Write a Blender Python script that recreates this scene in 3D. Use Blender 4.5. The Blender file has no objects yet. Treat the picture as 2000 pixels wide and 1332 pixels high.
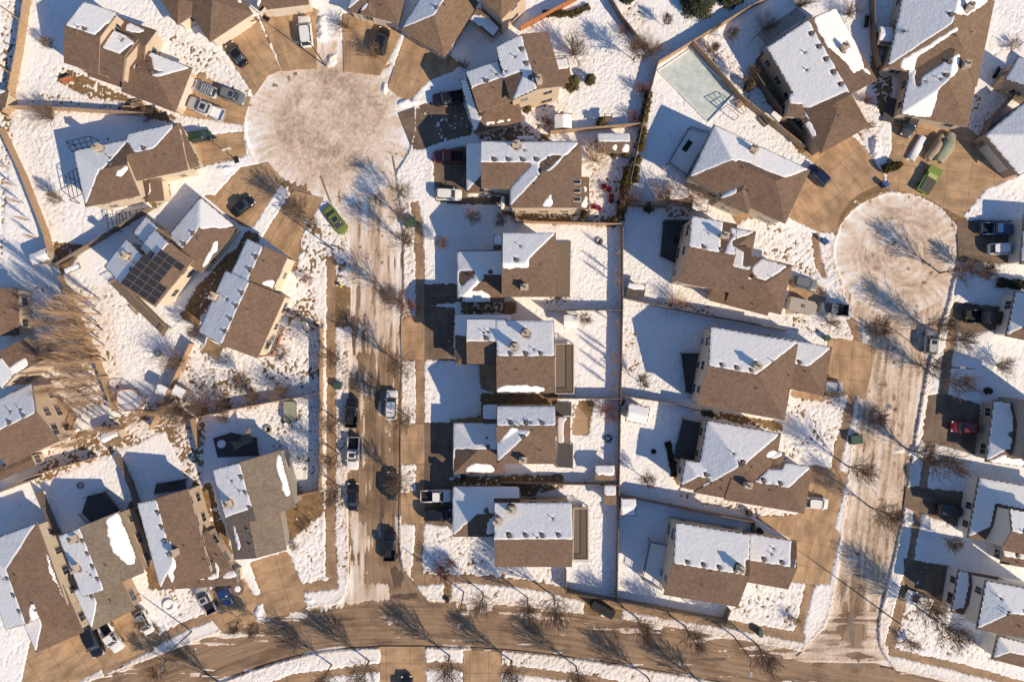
import bpy, bmesh, math, random
import numpy as np
from mathutils import Vector, Matrix
random.seed(7); RNG = np.random.default_rng(11)
C = bpy.context.scene.collection
R = math.radians
# ------------------------------------------------------------------ camera, sky, sun, exposure
H = 108.0            # height the picture was taken from, metres
S = 0.078            # metres on the ground per photo pixel
scene = bpy.context.scene
cam_d = bpy.data.cameras.new('camera'); cam = bpy.data.objects.new('camera', cam_d); C.objects.link(cam)
cam.location = (0, 0, H); cam.rotation_euler = (0, 0, 0)
cam_d.sensor_width = 36.0; cam_d.lens = 36.0 * H / (2000 * S)
cam_d.clip_start = 1.0; cam_d.clip_end = 3000
scene.camera = cam
SUN_EL = R(34.0); SUN_AZ = R(36.0)                 # azimuth measured clockwise below +x (picture right)
sund = Vector((math.cos(SUN_EL) * math.cos(SUN_AZ), -math.cos(SUN_EL) * math.sin(SUN_AZ), math.sin(SUN_EL)))
w = bpy.data.worlds.new('World'); scene.world = w; w.use_nodes = True
nt = w.node_tree; bg = nt.nodes['Background']
sky = nt.nodes.new('ShaderNodeTexSky'); sky.sky_type = 'NISHITA'; sky.sun_disc = False
sky.sun_elevation = SUN_EL; sky.sun_rotation = math.atan2(sund.x, sund.y)
sky.air_density = 1.6; sky.dust_density = 0.2; sky.ozone_density = 2.5
tint = nt.nodes.new('ShaderNodeMix'); tint.data_type = 'RGBA'; tint.blend_type = 'MULTIPLY'; tint.inputs[0].default_value = 1; tint.inputs[7].default_value = (.84, 1.04, 1.36, 1)
nt.links.new(sky.outputs[0], tint.inputs[6]); nt.links.new(tint.outputs[2], bg.inputs[0]); bg.inputs[1].default_value = 0.070
sl = bpy.data.lights.new('sun', 'SUN'); sl.energy = 5.0; sl.angle = R(0.5); sl.color = (1.0, 0.81, 0.59)
so = bpy.data.objects.new('sun', sl); C.objects.link(so)
so.rotation_euler = (-sund).to_track_quat('-Z', 'Y').to_euler(); so.location = (60, -45, 60)
scene.view_settings.view_transform = 'Standard'; scene.view_settings.look = 'None'
scene.view_settings.gamma = 1.0; scene.view_settings.exposure = 0.09
# ------------------------------------------------------------------ helpers
def P(px, py, h=0.0):
    """photo reading -> metres, for a point that stands h above the ground"""
    k = (H - h) / H * S
    return ((px - 1000.0) * k, (666.0 - py) * k)
def V3(px, py, h=0.0):
    x, y = P(px, py, h); return Vector((x, y, h))
def tag(o, label=None, cat=None, group=None, kind=None):
    if label: o['label'] = label
    if cat: o['category'] = cat
    if group: o['group'] = group
    if kind: o['kind'] = kind
    return o
def empty(name, loc=(0, 0, 0), rz=0.0):
    o = bpy.data.objects.new(name, None); C.objects.link(o); o.location = loc; o.rotation_euler = (0, 0, rz)
    o.empty_display_size = 0.3
    return o
class MB:
    """collects polygons, then links them as one mesh object"""
    def __init__(s): s.v = []; s.f = []; s.m = []
    def poly(s, pts, mi=0):
        n = len(s.v); s.v += [tuple(p) for p in pts]; s.f.append(tuple(range(n, n + len(pts)))); s.m.append(mi)
    def box(s, cx, cy, z0, lx, ly, lz, rz=0.0, mi=0, top=1.0):
        c, q = math.cos(rz), math.sin(rz); n = len(s.v)
        for z, k in ((z0, 1.0), (z0 + lz, top)):
            for a, b in ((-1, -1), (1, -1), (1, 1), (-1, 1)):
                x, y = a * lx / 2 * k, b * ly / 2 * k
                s.v.append((cx + x * c - y * q, cy + x * q + y * c, z))
        for f in ((3, 2, 1, 0), (4, 5, 6, 7), (0, 1, 5, 4), (1, 2, 6, 5), (2, 3, 7, 6), (3, 0, 4, 7)):
            s.f.append(tuple(n + i for i in f)); s.m.append(mi)
    def prism(s, pts, z0, z1, mi=0):
        n = len(pts)
        a = sum(pts[i][0] * pts[(i + 1) % n][1] - pts[(i + 1) % n][0] * pts[i][1] for i in range(n))
        if a < 0: pts = pts[::-1]
        s.poly([(x, y, z1) for x, y in pts], mi); s.poly([(x, y, z0) for x, y in pts[::-1]], mi)
        for i in range(n):
            (x0, y0), (x1, y1) = pts[i], pts[(i + 1) % n]
            s.poly([(x0, y0, z0), (x1, y1, z0), (x1, y1, z1), (x0, y0, z1)], mi)
    def tube(s, p0, p1, r0, r1, n=5, mi=0, cap=True):
        p0 = Vector(p0); p1 = Vector(p1); d = (p1 - p0)
        if d.length < 1e-6: return
        d.normalize(); a = d.orthogonal().normalized(); b = d.cross(a); k = len(s.v)
        for p, r in ((p0, r0), (p1, r1)):
            for i in range(n):
                t = 2 * math.pi * i / n
                s.v.append(tuple(p + a * (r * math.cos(t)) + b * (r * math.sin(t))))
        for i in range(n):
            j = (i + 1) % n; s.f.append((k + i, k + j, k + n + j, k + n + i)); s.m.append(mi)
        if cap:
            s.f.append(tuple(k + n + i for i in range(n))); s.m.append(mi)
            s.f.append(tuple(k + n - 1 - i for i in range(n))); s.m.append(mi)
    def ring(s, cx, cy, z0, z1, r0, r1, n=20, mi=0):
        for i in range(n):
            a, b = 2 * math.pi * i / n, 2 * math.pi * (i + 1) / n
            q = lambda r, t, z: (cx + r * math.cos(t), cy + r * math.sin(t), z)
            s.poly([q(r0, a, z1), q(r1, a, z1), q(r1, b, z1), q(r0, b, z1)], mi)
            s.poly([q(r1, a, z0), q(r1, b, z0), q(r1, b, z1), q(r1, a, z1)], mi)
            s.poly([q(r0, b, z0), q(r0, a, z0), q(r0, a, z1), q(r0, b, z1)], mi)
    def build(s, name, mats, parent=None, smooth=False):
        me = bpy.data.meshes.new(name); me.from_pydata(s.v, [], s.f)
        if not isinstance(mats, (list, tuple)): mats = [mats]
        for m in mats: me.materials.append(m)
        if len(mats) > 1: me.polygons.foreach_set('material_index', s.m)
        if smooth: me.polygons.foreach_set('use_smooth', [True] * len(me.polygons))
        me.update()
        o = bpy.data.objects.new(name, me); C.objects.link(o)
        if parent: o.parent = parent
        return o
def copy_tree(o, parent=None):
    c = o.copy(); C.objects.link(c)
    if parent: c.parent = parent
    for ch in [k for k in o.children]: copy_tree(ch, c)
    return c
# ------------------------------------------------------------------ noise on arrays
def vnoise(x, y, seed=0):
    """smooth value noise, -1..1"""
    r = np.random.default_rng(seed).uniform(-1, 1, (256, 256))
    xi = np.floor(x).astype(int); yi = np.floor(y).astype(int); fx = x - xi; fy = y - yi
    fx = fx * fx * (3 - 2 * fx); fy = fy * fy * (3 - 2 * fy)
    g = lambda i, j: r[i & 255, j & 255]
    return (g(xi, yi) * (1 - fx) + g(xi + 1, yi) * fx) * (1 - fy) + (g(xi, yi + 1) * (1 - fx) + g(xi + 1, yi + 1) * fx) * fy
def fnoise(x, y, seed=0, oct=4, gain=0.5):
    a, t, n = 1.0, 0.0, 0.0
    for i in range(oct):
        t = t + a * vnoise(x * 2 ** i + 17 * i, y * 2 ** i + 31 * i, seed + i); n += a; a *= gain
    return t / n * 1.6
def blur(a, r=1, it=2):
    for _ in range(it):
        p = np.pad(a, r, mode='edge'); k = 2 * r + 1
        c = np.cumsum(np.pad(p, ((1, 0), (0, 0))), 0); p = (c[k:] - c[:-k]) / k
        c = np.cumsum(np.pad(p, ((0, 0), (1, 0))), 1); a = (c[:, k:] - c[:, :-k]) / k
    return a
def inpoly(X, Y, pts):
    ins = np.zeros(X.shape, bool); n = len(pts)
    for i in range(n):
        x0, y0 = pts[i]; x1, y1 = pts[(i + 1) % n]
        if y0 == y1: continue
        c = ((y0 > Y) != (y1 > Y)) & (X < (x1 - x0) * (Y - y0) / (y1 - y0) + x0)
        ins ^= c
    return ins
# ------------------------------------------------------------------ materials
def nodes(name):
    m = bpy.data.materials.new(name); m.use_nodes = True; t = m.node_tree
    return m, t, t.nodes['Principled BSDF']
def mat(name, col, rough=0.8, var=0.12, scale=3.0, metal=0.0, bump=0.0, col2=None, spec=0.3, coat=0.0, detail=4.0, stretch=None, coord='Object', fine=0.0):
    m, t, b = nodes(name); L = t.links.new
    tc = t.nodes.new('ShaderNodeTexCoord'); mp = t.nodes.new('ShaderNodeMapping'); L(tc.outputs[coord], mp.inputs[0])
    if stretch: mp.inputs['Scale'].default_value = stretch
    no = t.nodes.new('ShaderNodeTexNoise'); no.inputs['Scale'].default_value = scale; no.inputs['Detail'].default_value = detail
    no.inputs['Roughness'].default_value = 0.65; L(mp.outputs[0], no.inputs[0])
    rp = t.nodes.new('ShaderNodeValToRGB'); rp.color_ramp.elements[0].position = 0.3; rp.color_ramp.elements[1].position = 0.7
    c2 = col2 or tuple(min(1, c * (1 + var)) for c in col); c1 = tuple(c * (1 - var) for c in col)
    rp.color_ramp.elements[0].color = (*c1, 1); rp.color_ramp.elements[1].color = (*c2, 1)
    L(no.outputs[0], rp.inputs[0]); out = rp.outputs[0]
    if fine:
        n2 = t.nodes.new('ShaderNodeTexNoise'); n2.inputs['Scale'].default_value = scale * 7; n2.inputs['Detail'].default_value = 3
        L(mp.outputs[0], n2.inputs[0])
        r2 = t.nodes.new('ShaderNodeMapRange'); r2.inputs[1].default_value = .3; r2.inputs[2].default_value = .7
        r2.inputs[3].default_value = 1 - fine; r2.inputs[4].default_value = 1 + fine; L(n2.outputs[0], r2.inputs[0])
        mx = t.nodes.new('ShaderNodeMix'); mx.data_type = 'RGBA'; mx.blend_type = 'MULTIPLY'; mx.inputs[0].default_value = 1
        L(out, mx.inputs[6]); L(r2.outputs[0], mx.inputs[7]); out = mx.outputs[2]
    L(out, b.inputs['Base Color'])
    b.inputs['Roughness'].default_value = rough; b.inputs['Metallic'].default_value = metal
    b.inputs['Specular IOR Level'].default_value = spec
    if coat: b.inputs['Coat Weight'].default_value = coat
    if bump:
        bp = t.nodes.new('ShaderNodeBump'); bp.inputs['Strength'].default_value = bump; bp.inputs['Distance'].default_value = 0.05
        L(no.outputs[0], bp.inputs['Height']); L(bp.outputs[0], b.inputs['Normal'])
    return m
def shingle(name, col):
    """asphalt shingles: courses stepping down the slope, every tab its own shade"""
    m, t, b = nodes(name); L = t.links.new
    tc = t.nodes.new('ShaderNodeTexCoord')
    v = t.nodes.new('ShaderNodeTexVoronoi'); v.inputs['Scale'].default_value = 3.2; L(tc.outputs['Object'], v.inputs[0])
    n = t.nodes.new('ShaderNodeTexNoise'); n.inputs['Scale'].default_value = 0.35; n.inputs['Detail'].default_value = 7; n.inputs['Roughness'].default_value = .7; L(tc.outputs['Object'], n.inputs[0])
    g = t.nodes.new('ShaderNodeTexNoise'); g.inputs['Scale'].default_value = 9; g.inputs['Detail'].default_value = 3; L(tc.outputs['Object'], g.inputs[0])
    sp = t.nodes.new('ShaderNodeSeparateColor'); L(v.outputs['Color'], sp.inputs[0])
    a = t.nodes.new('ShaderNodeMath'); a.operation = 'MULTIPLY_ADD'; a.inputs[1].default_value = .34; a.inputs[2].default_value = .42; L(sp.outputs[0], a.inputs[0])
    c = t.nodes.new('ShaderNodeMath'); c.operation = 'MULTIPLY_ADD'; c.inputs[1].default_value = .55; L(n.outputs[0], c.inputs[0]); L(a.outputs[0], c.inputs[2])
    d = t.nodes.new('ShaderNodeMath'); d.operation = 'MULTIPLY_ADD'; d.inputs[1].default_value = .34; L(g.outputs[0], d.inputs[0]); L(c.outputs[0], d.inputs[2])
    w_ = t.nodes.new('ShaderNodeTexWave'); w_.wave_type = 'BANDS'; w_.bands_direction = 'Z'; w_.inputs['Scale'].default_value = 3.0; L(tc.outputs['Object'], w_.inputs[0])
    e = t.nodes.new('ShaderNodeMath'); e.operation = 'MULTIPLY_ADD'; e.inputs[1].default_value = .12; L(w_.outputs[1], e.inputs[0]); L(d.outputs[0], e.inputs[2])
    mx = t.nodes.new('ShaderNodeMix'); mx.data_type = 'RGBA'; mx.blend_type = 'MULTIPLY'; mx.inputs[0].default_value = 1
    mx.inputs[6].default_value = (*col, 1); L(e.outputs[0], mx.inputs[7]); L(mx.outputs[2], b.inputs['Base Color'])
    b.inputs['Roughness'].default_value = .92; b.inputs['Specular IOR Level'].default_value = .15
    bp = t.nodes.new('ShaderNodeBump'); bp.inputs['Strength'].default_value = .5; bp.inputs['Distance'].default_value = .03
    L(d.outputs[0], bp.inputs['Height']); L(bp.outputs[0], b.inputs['Normal'])
    return m
def lines_mat(name, col, sx, axis='X', dark=0.6, width=0.06, rough=.85, var=.12):
    """boards / siding / slabs with thin dark joints every 1/sx metres along one axis"""
    m, t, b = nodes(name); L = t.links.new
    tc = t.nodes.new('ShaderNodeTexCoord'); sp = t.nodes.new('ShaderNodeSeparateXYZ'); L(tc.outputs['Object'], sp.inputs[0])
    mu = t.nodes.new('ShaderNodeMath'); mu.operation = 'MULTIPLY'; mu.inputs[1].default_value = sx; L(sp.outputs[axis], mu.inputs[0])
    fr = t.nodes.new('ShaderNodeMath'); fr.operation = 'FRACT'; L(mu.outputs[0], fr.inputs[0])
    lt = t.nodes.new('ShaderNodeMath'); lt.operation = 'LESS_THAN'; lt.inputs[1].default_value = width; L(fr.outputs[0], lt.inputs[0])
    no = t.nodes.new('ShaderNodeTexNoise'); no.inputs['Scale'].default_value = 1.3; no.inputs['Detail'].default_value = 5; L(tc.outputs['Object'], no.inputs[0])
    rp = t.nodes.new('ShaderNodeValToRGB'); rp.color_ramp.elements[0].color = (*[c * (1 - var) for c in col], 1); rp.color_ramp.elements[1].color = (*[min(1, c * (1 + var)) for c in col], 1)
    L(no.outputs[0], rp.inputs[0])
    mx = t.nodes.new('ShaderNodeMix'); mx.data_type = 'RGBA'; L(lt.outputs[0], mx.inputs[0]); L(rp.outputs[0], mx.inputs[6]); mx.inputs[7].default_value = (*[c * dark for c in col], 1)
    L(mx.outputs[2], b.inputs['Base Color']); b.inputs['Roughness'].default_value = rough
    return m
M = {}
M['roof_brown'] = shingle('brown_shingles', (.155,.106,.078))
M['roof_tan'] = shingle('tan_shingles', (.185,.128,.088))
M['roof_grey'] = shingle('grey_shingles', (.190,.155,.122))
M['roof_dark'] = shingle('dark_shingles', (.095,.075,.062))
M['trim'] = mat('white_trim', (.55, .49, .42), .6)
M['fascia'] = mat('beige_fascia', (.30, .25, .20), .6)
M['dark_fascia'] = mat('dark_fascia', (.07, .06, .055), .6)
for k, c in dict(beige=(.56, .45, .34), tan=(.44, .34, .25), cream=(.66, .57, .45), grey=(.34, .32, .30), white=(.70, .67, .62)).items():
    M['wall_' + k] = lines_mat(k + '_siding', c, 6.0, 'Z', .8, .12)
M['glass'] = mat('window_glass', (.03, .04, .055), .08, spec=.8)
M['door'] = lines_mat('garage_door_panels', (.66, .60, .52), 1.8, 'Z', .75, .08)
M['metal'] = mat('grey_metal', (.30, .30, .31), .4, metal=.6)
M['dark_metal'] = mat('dark_metal', (.03, .03, .032), .5, metal=.3)
M['chim'] = mat('chimney_stucco', (.50, .42, .33), .8)
M['vent'] = mat('vent_plastic', (.16, .13, .11), .7)
M['solar'] = lines_mat('solar_cells', (.022, .021, .024), 6.0, 'X', 1.8, .1, .25, .1)
M['frame'] = mat('silver_frame', (.16, .15, .14), .5, metal=.3)
M['asphalt'] = None
M['wood'] = lines_mat('cedar_boards', (.34, .215, .125), 7.0, 'X', .6, .12)
M['wood_y'] = mat('weathered_yellow_wood', (.46, .33, .17), .85, .2, 4, fine=.2)
M['wood_red'] = mat('red_cedar_wood', (.42, .17, .075), .8, .25, 3, fine=.2)
M['wood_grey'] = mat('weathered_grey_wood', (.19, .15, .12), .9, .25, 4, fine=.2)
M['wood_tan'] = mat('tan_fence_wood', (.40, .28, .18), .88, .22, 3, fine=.2)
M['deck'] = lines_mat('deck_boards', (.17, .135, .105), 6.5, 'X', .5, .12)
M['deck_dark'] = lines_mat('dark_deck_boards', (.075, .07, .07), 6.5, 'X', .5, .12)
M['bark'] = mat('grey_brown_bark', (.155, .12, .092), .95, .25, 6, fine=.2)
M['bark_pale'] = mat('pale_poplar_bark', (.42, .31, .21), .95, .25, 6, fine=.2)
M['twig'] = mat('brown_twigs', (.20, .135, .095), .95, .3, 5)
M['twig_pale'] = mat('pale_twigs', (.50, .35, .23), .95, .3, 5)
M['twig_red'] = mat('reddish_twigs', (.24, .105, .075), .95, .3, 5)
M['needle'] = mat('spruce_needles', (.058, .066, .040), .9, .45, 4, fine=.3)
M['cedar'] = mat('cedar_foliage', (.100, .078, .030), .9, .4, 5, fine=.3)
M['rubber'] = mat('tyre_rubber', (.02, .02, .02), .85)
M['rim'] = mat('alloy_rim', (.45, .45, .46), .35, metal=.7)
M['lamp_red'] = mat('red_lens', (.35, .02, .02), .2)
M['lamp_clear'] = mat('clear_lens', (.75, .74, .70), .15)
M['plastic_green'] = mat('green_enamel', (.04, .095, .065), .5)
M['plastic_red'] = mat('red_plastic', (.26, .025, .03), .6)
M['plastic_blue'] = mat('blue_plastic', (.04, .10, .30), .45)
M['yellow'] = mat('yellow_paint', (.62, .42, .04), .5)
M['tarp_tan'] = mat('tan_tarp', (.36, .28, .20), .7, .15, 1.5, bump=.6)
M['tarp_green'] = mat('pale_green_tarp', (.30, .32, .23), .7, .15, 1.5, bump=.6)
M['tarp_black'] = mat('black_tarp', (.02, .02, .022), .6, .15, 1.5, bump=.6)
M['stone'] = mat('stone', (.30, .26, .22), .9, .25, 3)
# ------------------------------------------------------------------ snow
def snow_mat(name, rough_bump, grid=False):
    m, t, b = nodes(name); L = t.links.new
    at = t.nodes.new('ShaderNodeAttribute'); at.attribute_name = 'dirt'
    tc = t.nodes.new('ShaderNodeTexCoord')
    n = t.nodes.new('ShaderNodeTexNoise'); n.inputs['Scale'].default_value = 1.6; n.inputs['Detail'].default_value = 8; n.inputs['Roughness'].default_value = .75
    L(tc.outputs['Object'], n.inputs[0])
    ma = t.nodes.new('ShaderNodeMath'); ma.operation = 'MULTIPLY_ADD'; ma.inputs[1].default_value = .5; ma.inputs[2].default_value = -.25; L(n.outputs[0], ma.inputs[0])
    mu = t.nodes.new('ShaderNodeMath'); mu.operation = 'MULTIPLY_ADD'; mu.use_clamp = True; L(at.outputs['Fac'], mu.inputs[1]); mu.inputs[0].default_value = 1.0; L(ma.outputs[0], mu.inputs[2])
    m2 = t.nodes.new('ShaderNodeMath'); m2.operation = 'MULTIPLY'; L(at.outputs['Fac'], m2.inputs[0]); L(mu.outputs[0], m2.inputs[1])
    m3 = t.nodes.new('ShaderNodeMath'); m3.operation = 'SQRT'; L(m2.outputs[0], m3.inputs[0])
    rp = t.nodes.new('ShaderNodeValToRGB'); e = rp.color_ramp.elements
    e[0].position = 0; e[0].color = (.88, .885, .89, 1); e[1].position = 1; e[1].color = (.24, .17, .115, 1)
    x = e.new(.5); x.color = (.66, .535, .42, 1)
    L(m3.outputs[0], rp.inputs[0]); L(rp.outputs[0], b.inputs['Base Color'])
    b.inputs['Roughness'].default_value = .7; b.inputs['Specular IOR Level'].default_value = .25
    v = t.nodes.new('ShaderNodeTexVoronoi'); v.inputs['Scale'].default_value = 4.2 if not grid else 2.4; v.feature = 'SMOOTH_F1'; L(tc.outputs['Object'], v.inputs[0])
    n2 = t.nodes.new('ShaderNodeTexNoise'); n2.inputs['Scale'].default_value = 5.5; n2.inputs['Detail'].default_value = 5; L(tc.outputs['Object'], n2.inputs[0])
    ad = t.nodes.new('ShaderNodeMath'); ad.operation = 'ADD'; L(v.outputs[0], ad.inputs[0]); L(n2.outputs[0], ad.inputs[1])
    bp = t.nodes.new('ShaderNodeBump'); bp.inputs['Strength'].default_value = rough_bump; bp.inputs['Distance'].default_value = .09
    if grid:      # the shingle courses print through thin roof snow
        for d_, sc_ in (('X', 1.15), ('Y', 1.15)):
            wv = t.nodes.new('ShaderNodeTexWave'); wv.bands_direction = d_; wv.inputs['Scale'].default_value = sc_; wv.inputs['Distortion'].default_value = 1.2; wv.inputs['Detail'].default_value = 1; L(tc.outputs['Object'], wv.inputs[0])
            a2 = t.nodes.new('ShaderNodeMath'); a2.operation = 'MULTIPLY_ADD'; a2.inputs[1].default_value = .16; L(wv.outputs[1], a2.inputs[0]); L(ad.outputs[0], a2.inputs[2]); ad = a2
    else:
        tr_ = t.nodes.new('ShaderNodeAttribute'); tr_.attribute_name = 'trampled'; mm = t.nodes.new('ShaderNodeMath'); mm.operation = 'MULTIPLY'; L(tr_.outputs['Fac'], mm.inputs[0]); L(ad.outputs[0], mm.inputs[1]); ad = mm
    L(ad.outputs[0], bp.inputs['Height']); L(bp.outputs[0], b.inputs['Normal'])
    return m
M['snow'] = snow_mat('ground_snow', .8)
M['roof_snow'] = snow_mat('roof_snow', .30, True)
M['clean_snow'] = mat('clean_snow', (.86, .865, .87), .6, .02, 2, bump=.3)
def grid_mesh(name, X, Y, Z, keep, mats, parent=None, attrs=None, smooth=True):
    """a sheet from regular arrays; keep = boolean per cell"""
    ny, nx = X.shape
    idx = np.arange(nx * ny).reshape(ny, nx)
    a, b_, c, d = idx[:-1, :-1][keep], idx[:-1, 1:][keep], idx[1:, 1:][keep], idx[1:, :-1][keep]
    q = np.stack([a, b_, c, d], 1)
    if len(q) == 0: return None
    used, inv = np.unique(q, return_inverse=True); inv = inv.reshape(q.shape)
    co = np.stack([X.ravel()[used], Y.ravel()[used], Z.ravel()[used]], 1).astype(np.float32)
    me = bpy.data.meshes.new(name)
    me.vertices.add(len(co)); me.vertices.foreach_set('co', co.ravel())
    me.loops.add(q.size); me.loops.foreach_set('vertex_index', inv.ravel().astype(np.int32))
    me.polygons.add(len(q)); me.polygons.foreach_set('loop_start', np.arange(0, q.size, 4, dtype=np.int32))
    me.update(calc_edges=True)
    if smooth: me.polygons.foreach_set('use_smooth', np.ones(len(q), bool))
    for k, arr in (attrs or {}).items():
        at = me.attributes.new(k, 'FLOAT', 'POINT'); at.data.foreach_set('value', arr.ravel()[used].astype(np.float32))
    for m in (mats if isinstance(mats, (list, tuple)) else [mats]): me.materials.append(m)
    o = bpy.data.objects.new(name, me); C.objects.link(o)
    if parent: o.parent = parent
    return o
# ------------------------------------------------------------------ readings of roads, pavements, driveways (photo pixels)
def smoothline(pts, n=8):
    out = []
    for i in range(len(pts) - 1):
        p0 = pts[max(i - 1, 0)]; p1 = pts[i]; p2 = pts[i + 1]; p3 = pts[min(i + 2, len(pts) - 1)]
        for k in range(n):
            t = k / n
            out.append(tuple(.5 * (2 * p1[j] + (p2[j] - p0[j]) * t + (2 * p0[j] - 5 * p1[j] + 4 * p2[j] - p3[j]) * t * t + (3 * p1[j] - p0[j] - 3 * p2[j] + p3[j]) * t ** 3) for j in range(len(p1))))
    out.append(tuple(pts[-1])); return out
def ribbon(pts):
    """(x, y, width) centre line -> closed outline, and rows of (left, right, distance)"""
    rows = []; dist = 0
    for i, (x, y, wd) in enumerate(pts):
        a = pts[max(i - 1, 0)]; b = pts[min(i + 1, len(pts) - 1)]
        dx, dy = b[0] - a[0], b[1] - a[1]; l = math.hypot(dx, dy) or 1; nx, ny = -dy / l, dx / l
        if i: dist += math.hypot(x - pts[i - 1][0], y - pts[i - 1][1])
        rows.append(((x + nx * wd / 2, y + ny * wd / 2), (x - nx * wd / 2, y - ny * wd / 2), dist))
    return rows
road_lines = {
 'west': smoothline([(690, 300, 150), (712, 380, 135), (728, 440, 116), (735, 520, 106), (734, 650, 102), (732, 800, 102), (731, 950, 102), (731, 1060, 98), (735, 1120, 108), (742, 1160, 150), (745, 1195, 215)]),
 'south': smoothline([(120, 1400, 92), (250, 1352, 92), (380, 1302, 92), (500, 1259, 90), (600, 1233, 88), (700, 1221, 90), (850, 1219, 90), (1000, 1227, 88), (1150, 1245, 88), (1300, 1268, 90), (1450, 1296, 90), (1600, 1325, 92), (1750, 1356, 92), (1900, 1390, 92)]),
 'east': smoothline([(1753, 545, 218), (1753, 595, 196), (1752, 640, 166), (1747, 700, 136), (1736, 800, 120), (1722, 900, 116), (1708, 1000, 112), (1690, 1100, 104), (1672, 1190, 96), (1662, 1240, 112), (1655, 1275, 160), (1650, 1310, 220)]),
}
discs = {'west': (645, 235, 166, 160), 'east': (1753, 492, 123, 114)}
walks = [
 smoothline([(646, 503, 17), (646, 700, 18), (646, 900, 18), (646, 1080, 19), (648, 1130, 22)]),
 smoothline([(660, 1140, 20), (600, 1147, 17), (540, 1160, 17), (480, 1178, 17), (420, 1200, 17), (350, 1228, 17), (290, 1262, 17), (200, 1310, 17)]),
 smoothline([(808, 395, 14), (818, 450, 16), (820, 560, 17), (820, 700, 17), (820, 850, 17), (820, 1000, 17), (817, 1080, 17), (812, 1128, 22)]),
 smoothline([(808, 1132, 22), (880, 1131, 15), (960, 1134, 15), (1060, 1146, 15), (1150, 1168, 16), (1250, 1190, 16), (1350, 1207, 16), (1450, 1223, 16), (1540, 1240, 17), (1570, 1247, 18)]),
 smoothline([(1592, 455, 13), (1596, 495, 13), (1603, 525, 12), (1610, 542, 8)]),
 smoothline([(1659, 622, 12), (1672, 650, 16), (1677, 700, 17), (1668, 750, 17), (1655, 815, 17), (1640, 870, 17), (1630, 915, 17), (1617, 972, 17), (1610, 1015, 17), (1595, 1075, 17), (1583, 1135, 16), (1568, 1200, 16), (1558, 1245, 18)]),
 smoothline([(1866, 600, 17), (1860, 640, 18), (1851, 700, 17), (1842, 768, 17), (1826, 815, 17), (1815, 870, 16), (1806, 930, 14), (1796, 985, 15), (1787, 1035, 15), (1777, 1097, 14), (1760, 1172, 17), (1747, 1222, 17), (1738, 1262, 18)]),
 smoothline([(1736, 1272, 16), (1810, 1288, 15), (1900, 1310, 15), (2040, 1350, 15)]),
 smoothline([(420, 1368, 15), (560, 1330, 15), (660, 1312, 15), (745, 1303, 15), (850, 1300, 15), (1000, 1308, 15), (1120, 1322, 15), (1250, 1345, 15)]),
]
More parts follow.
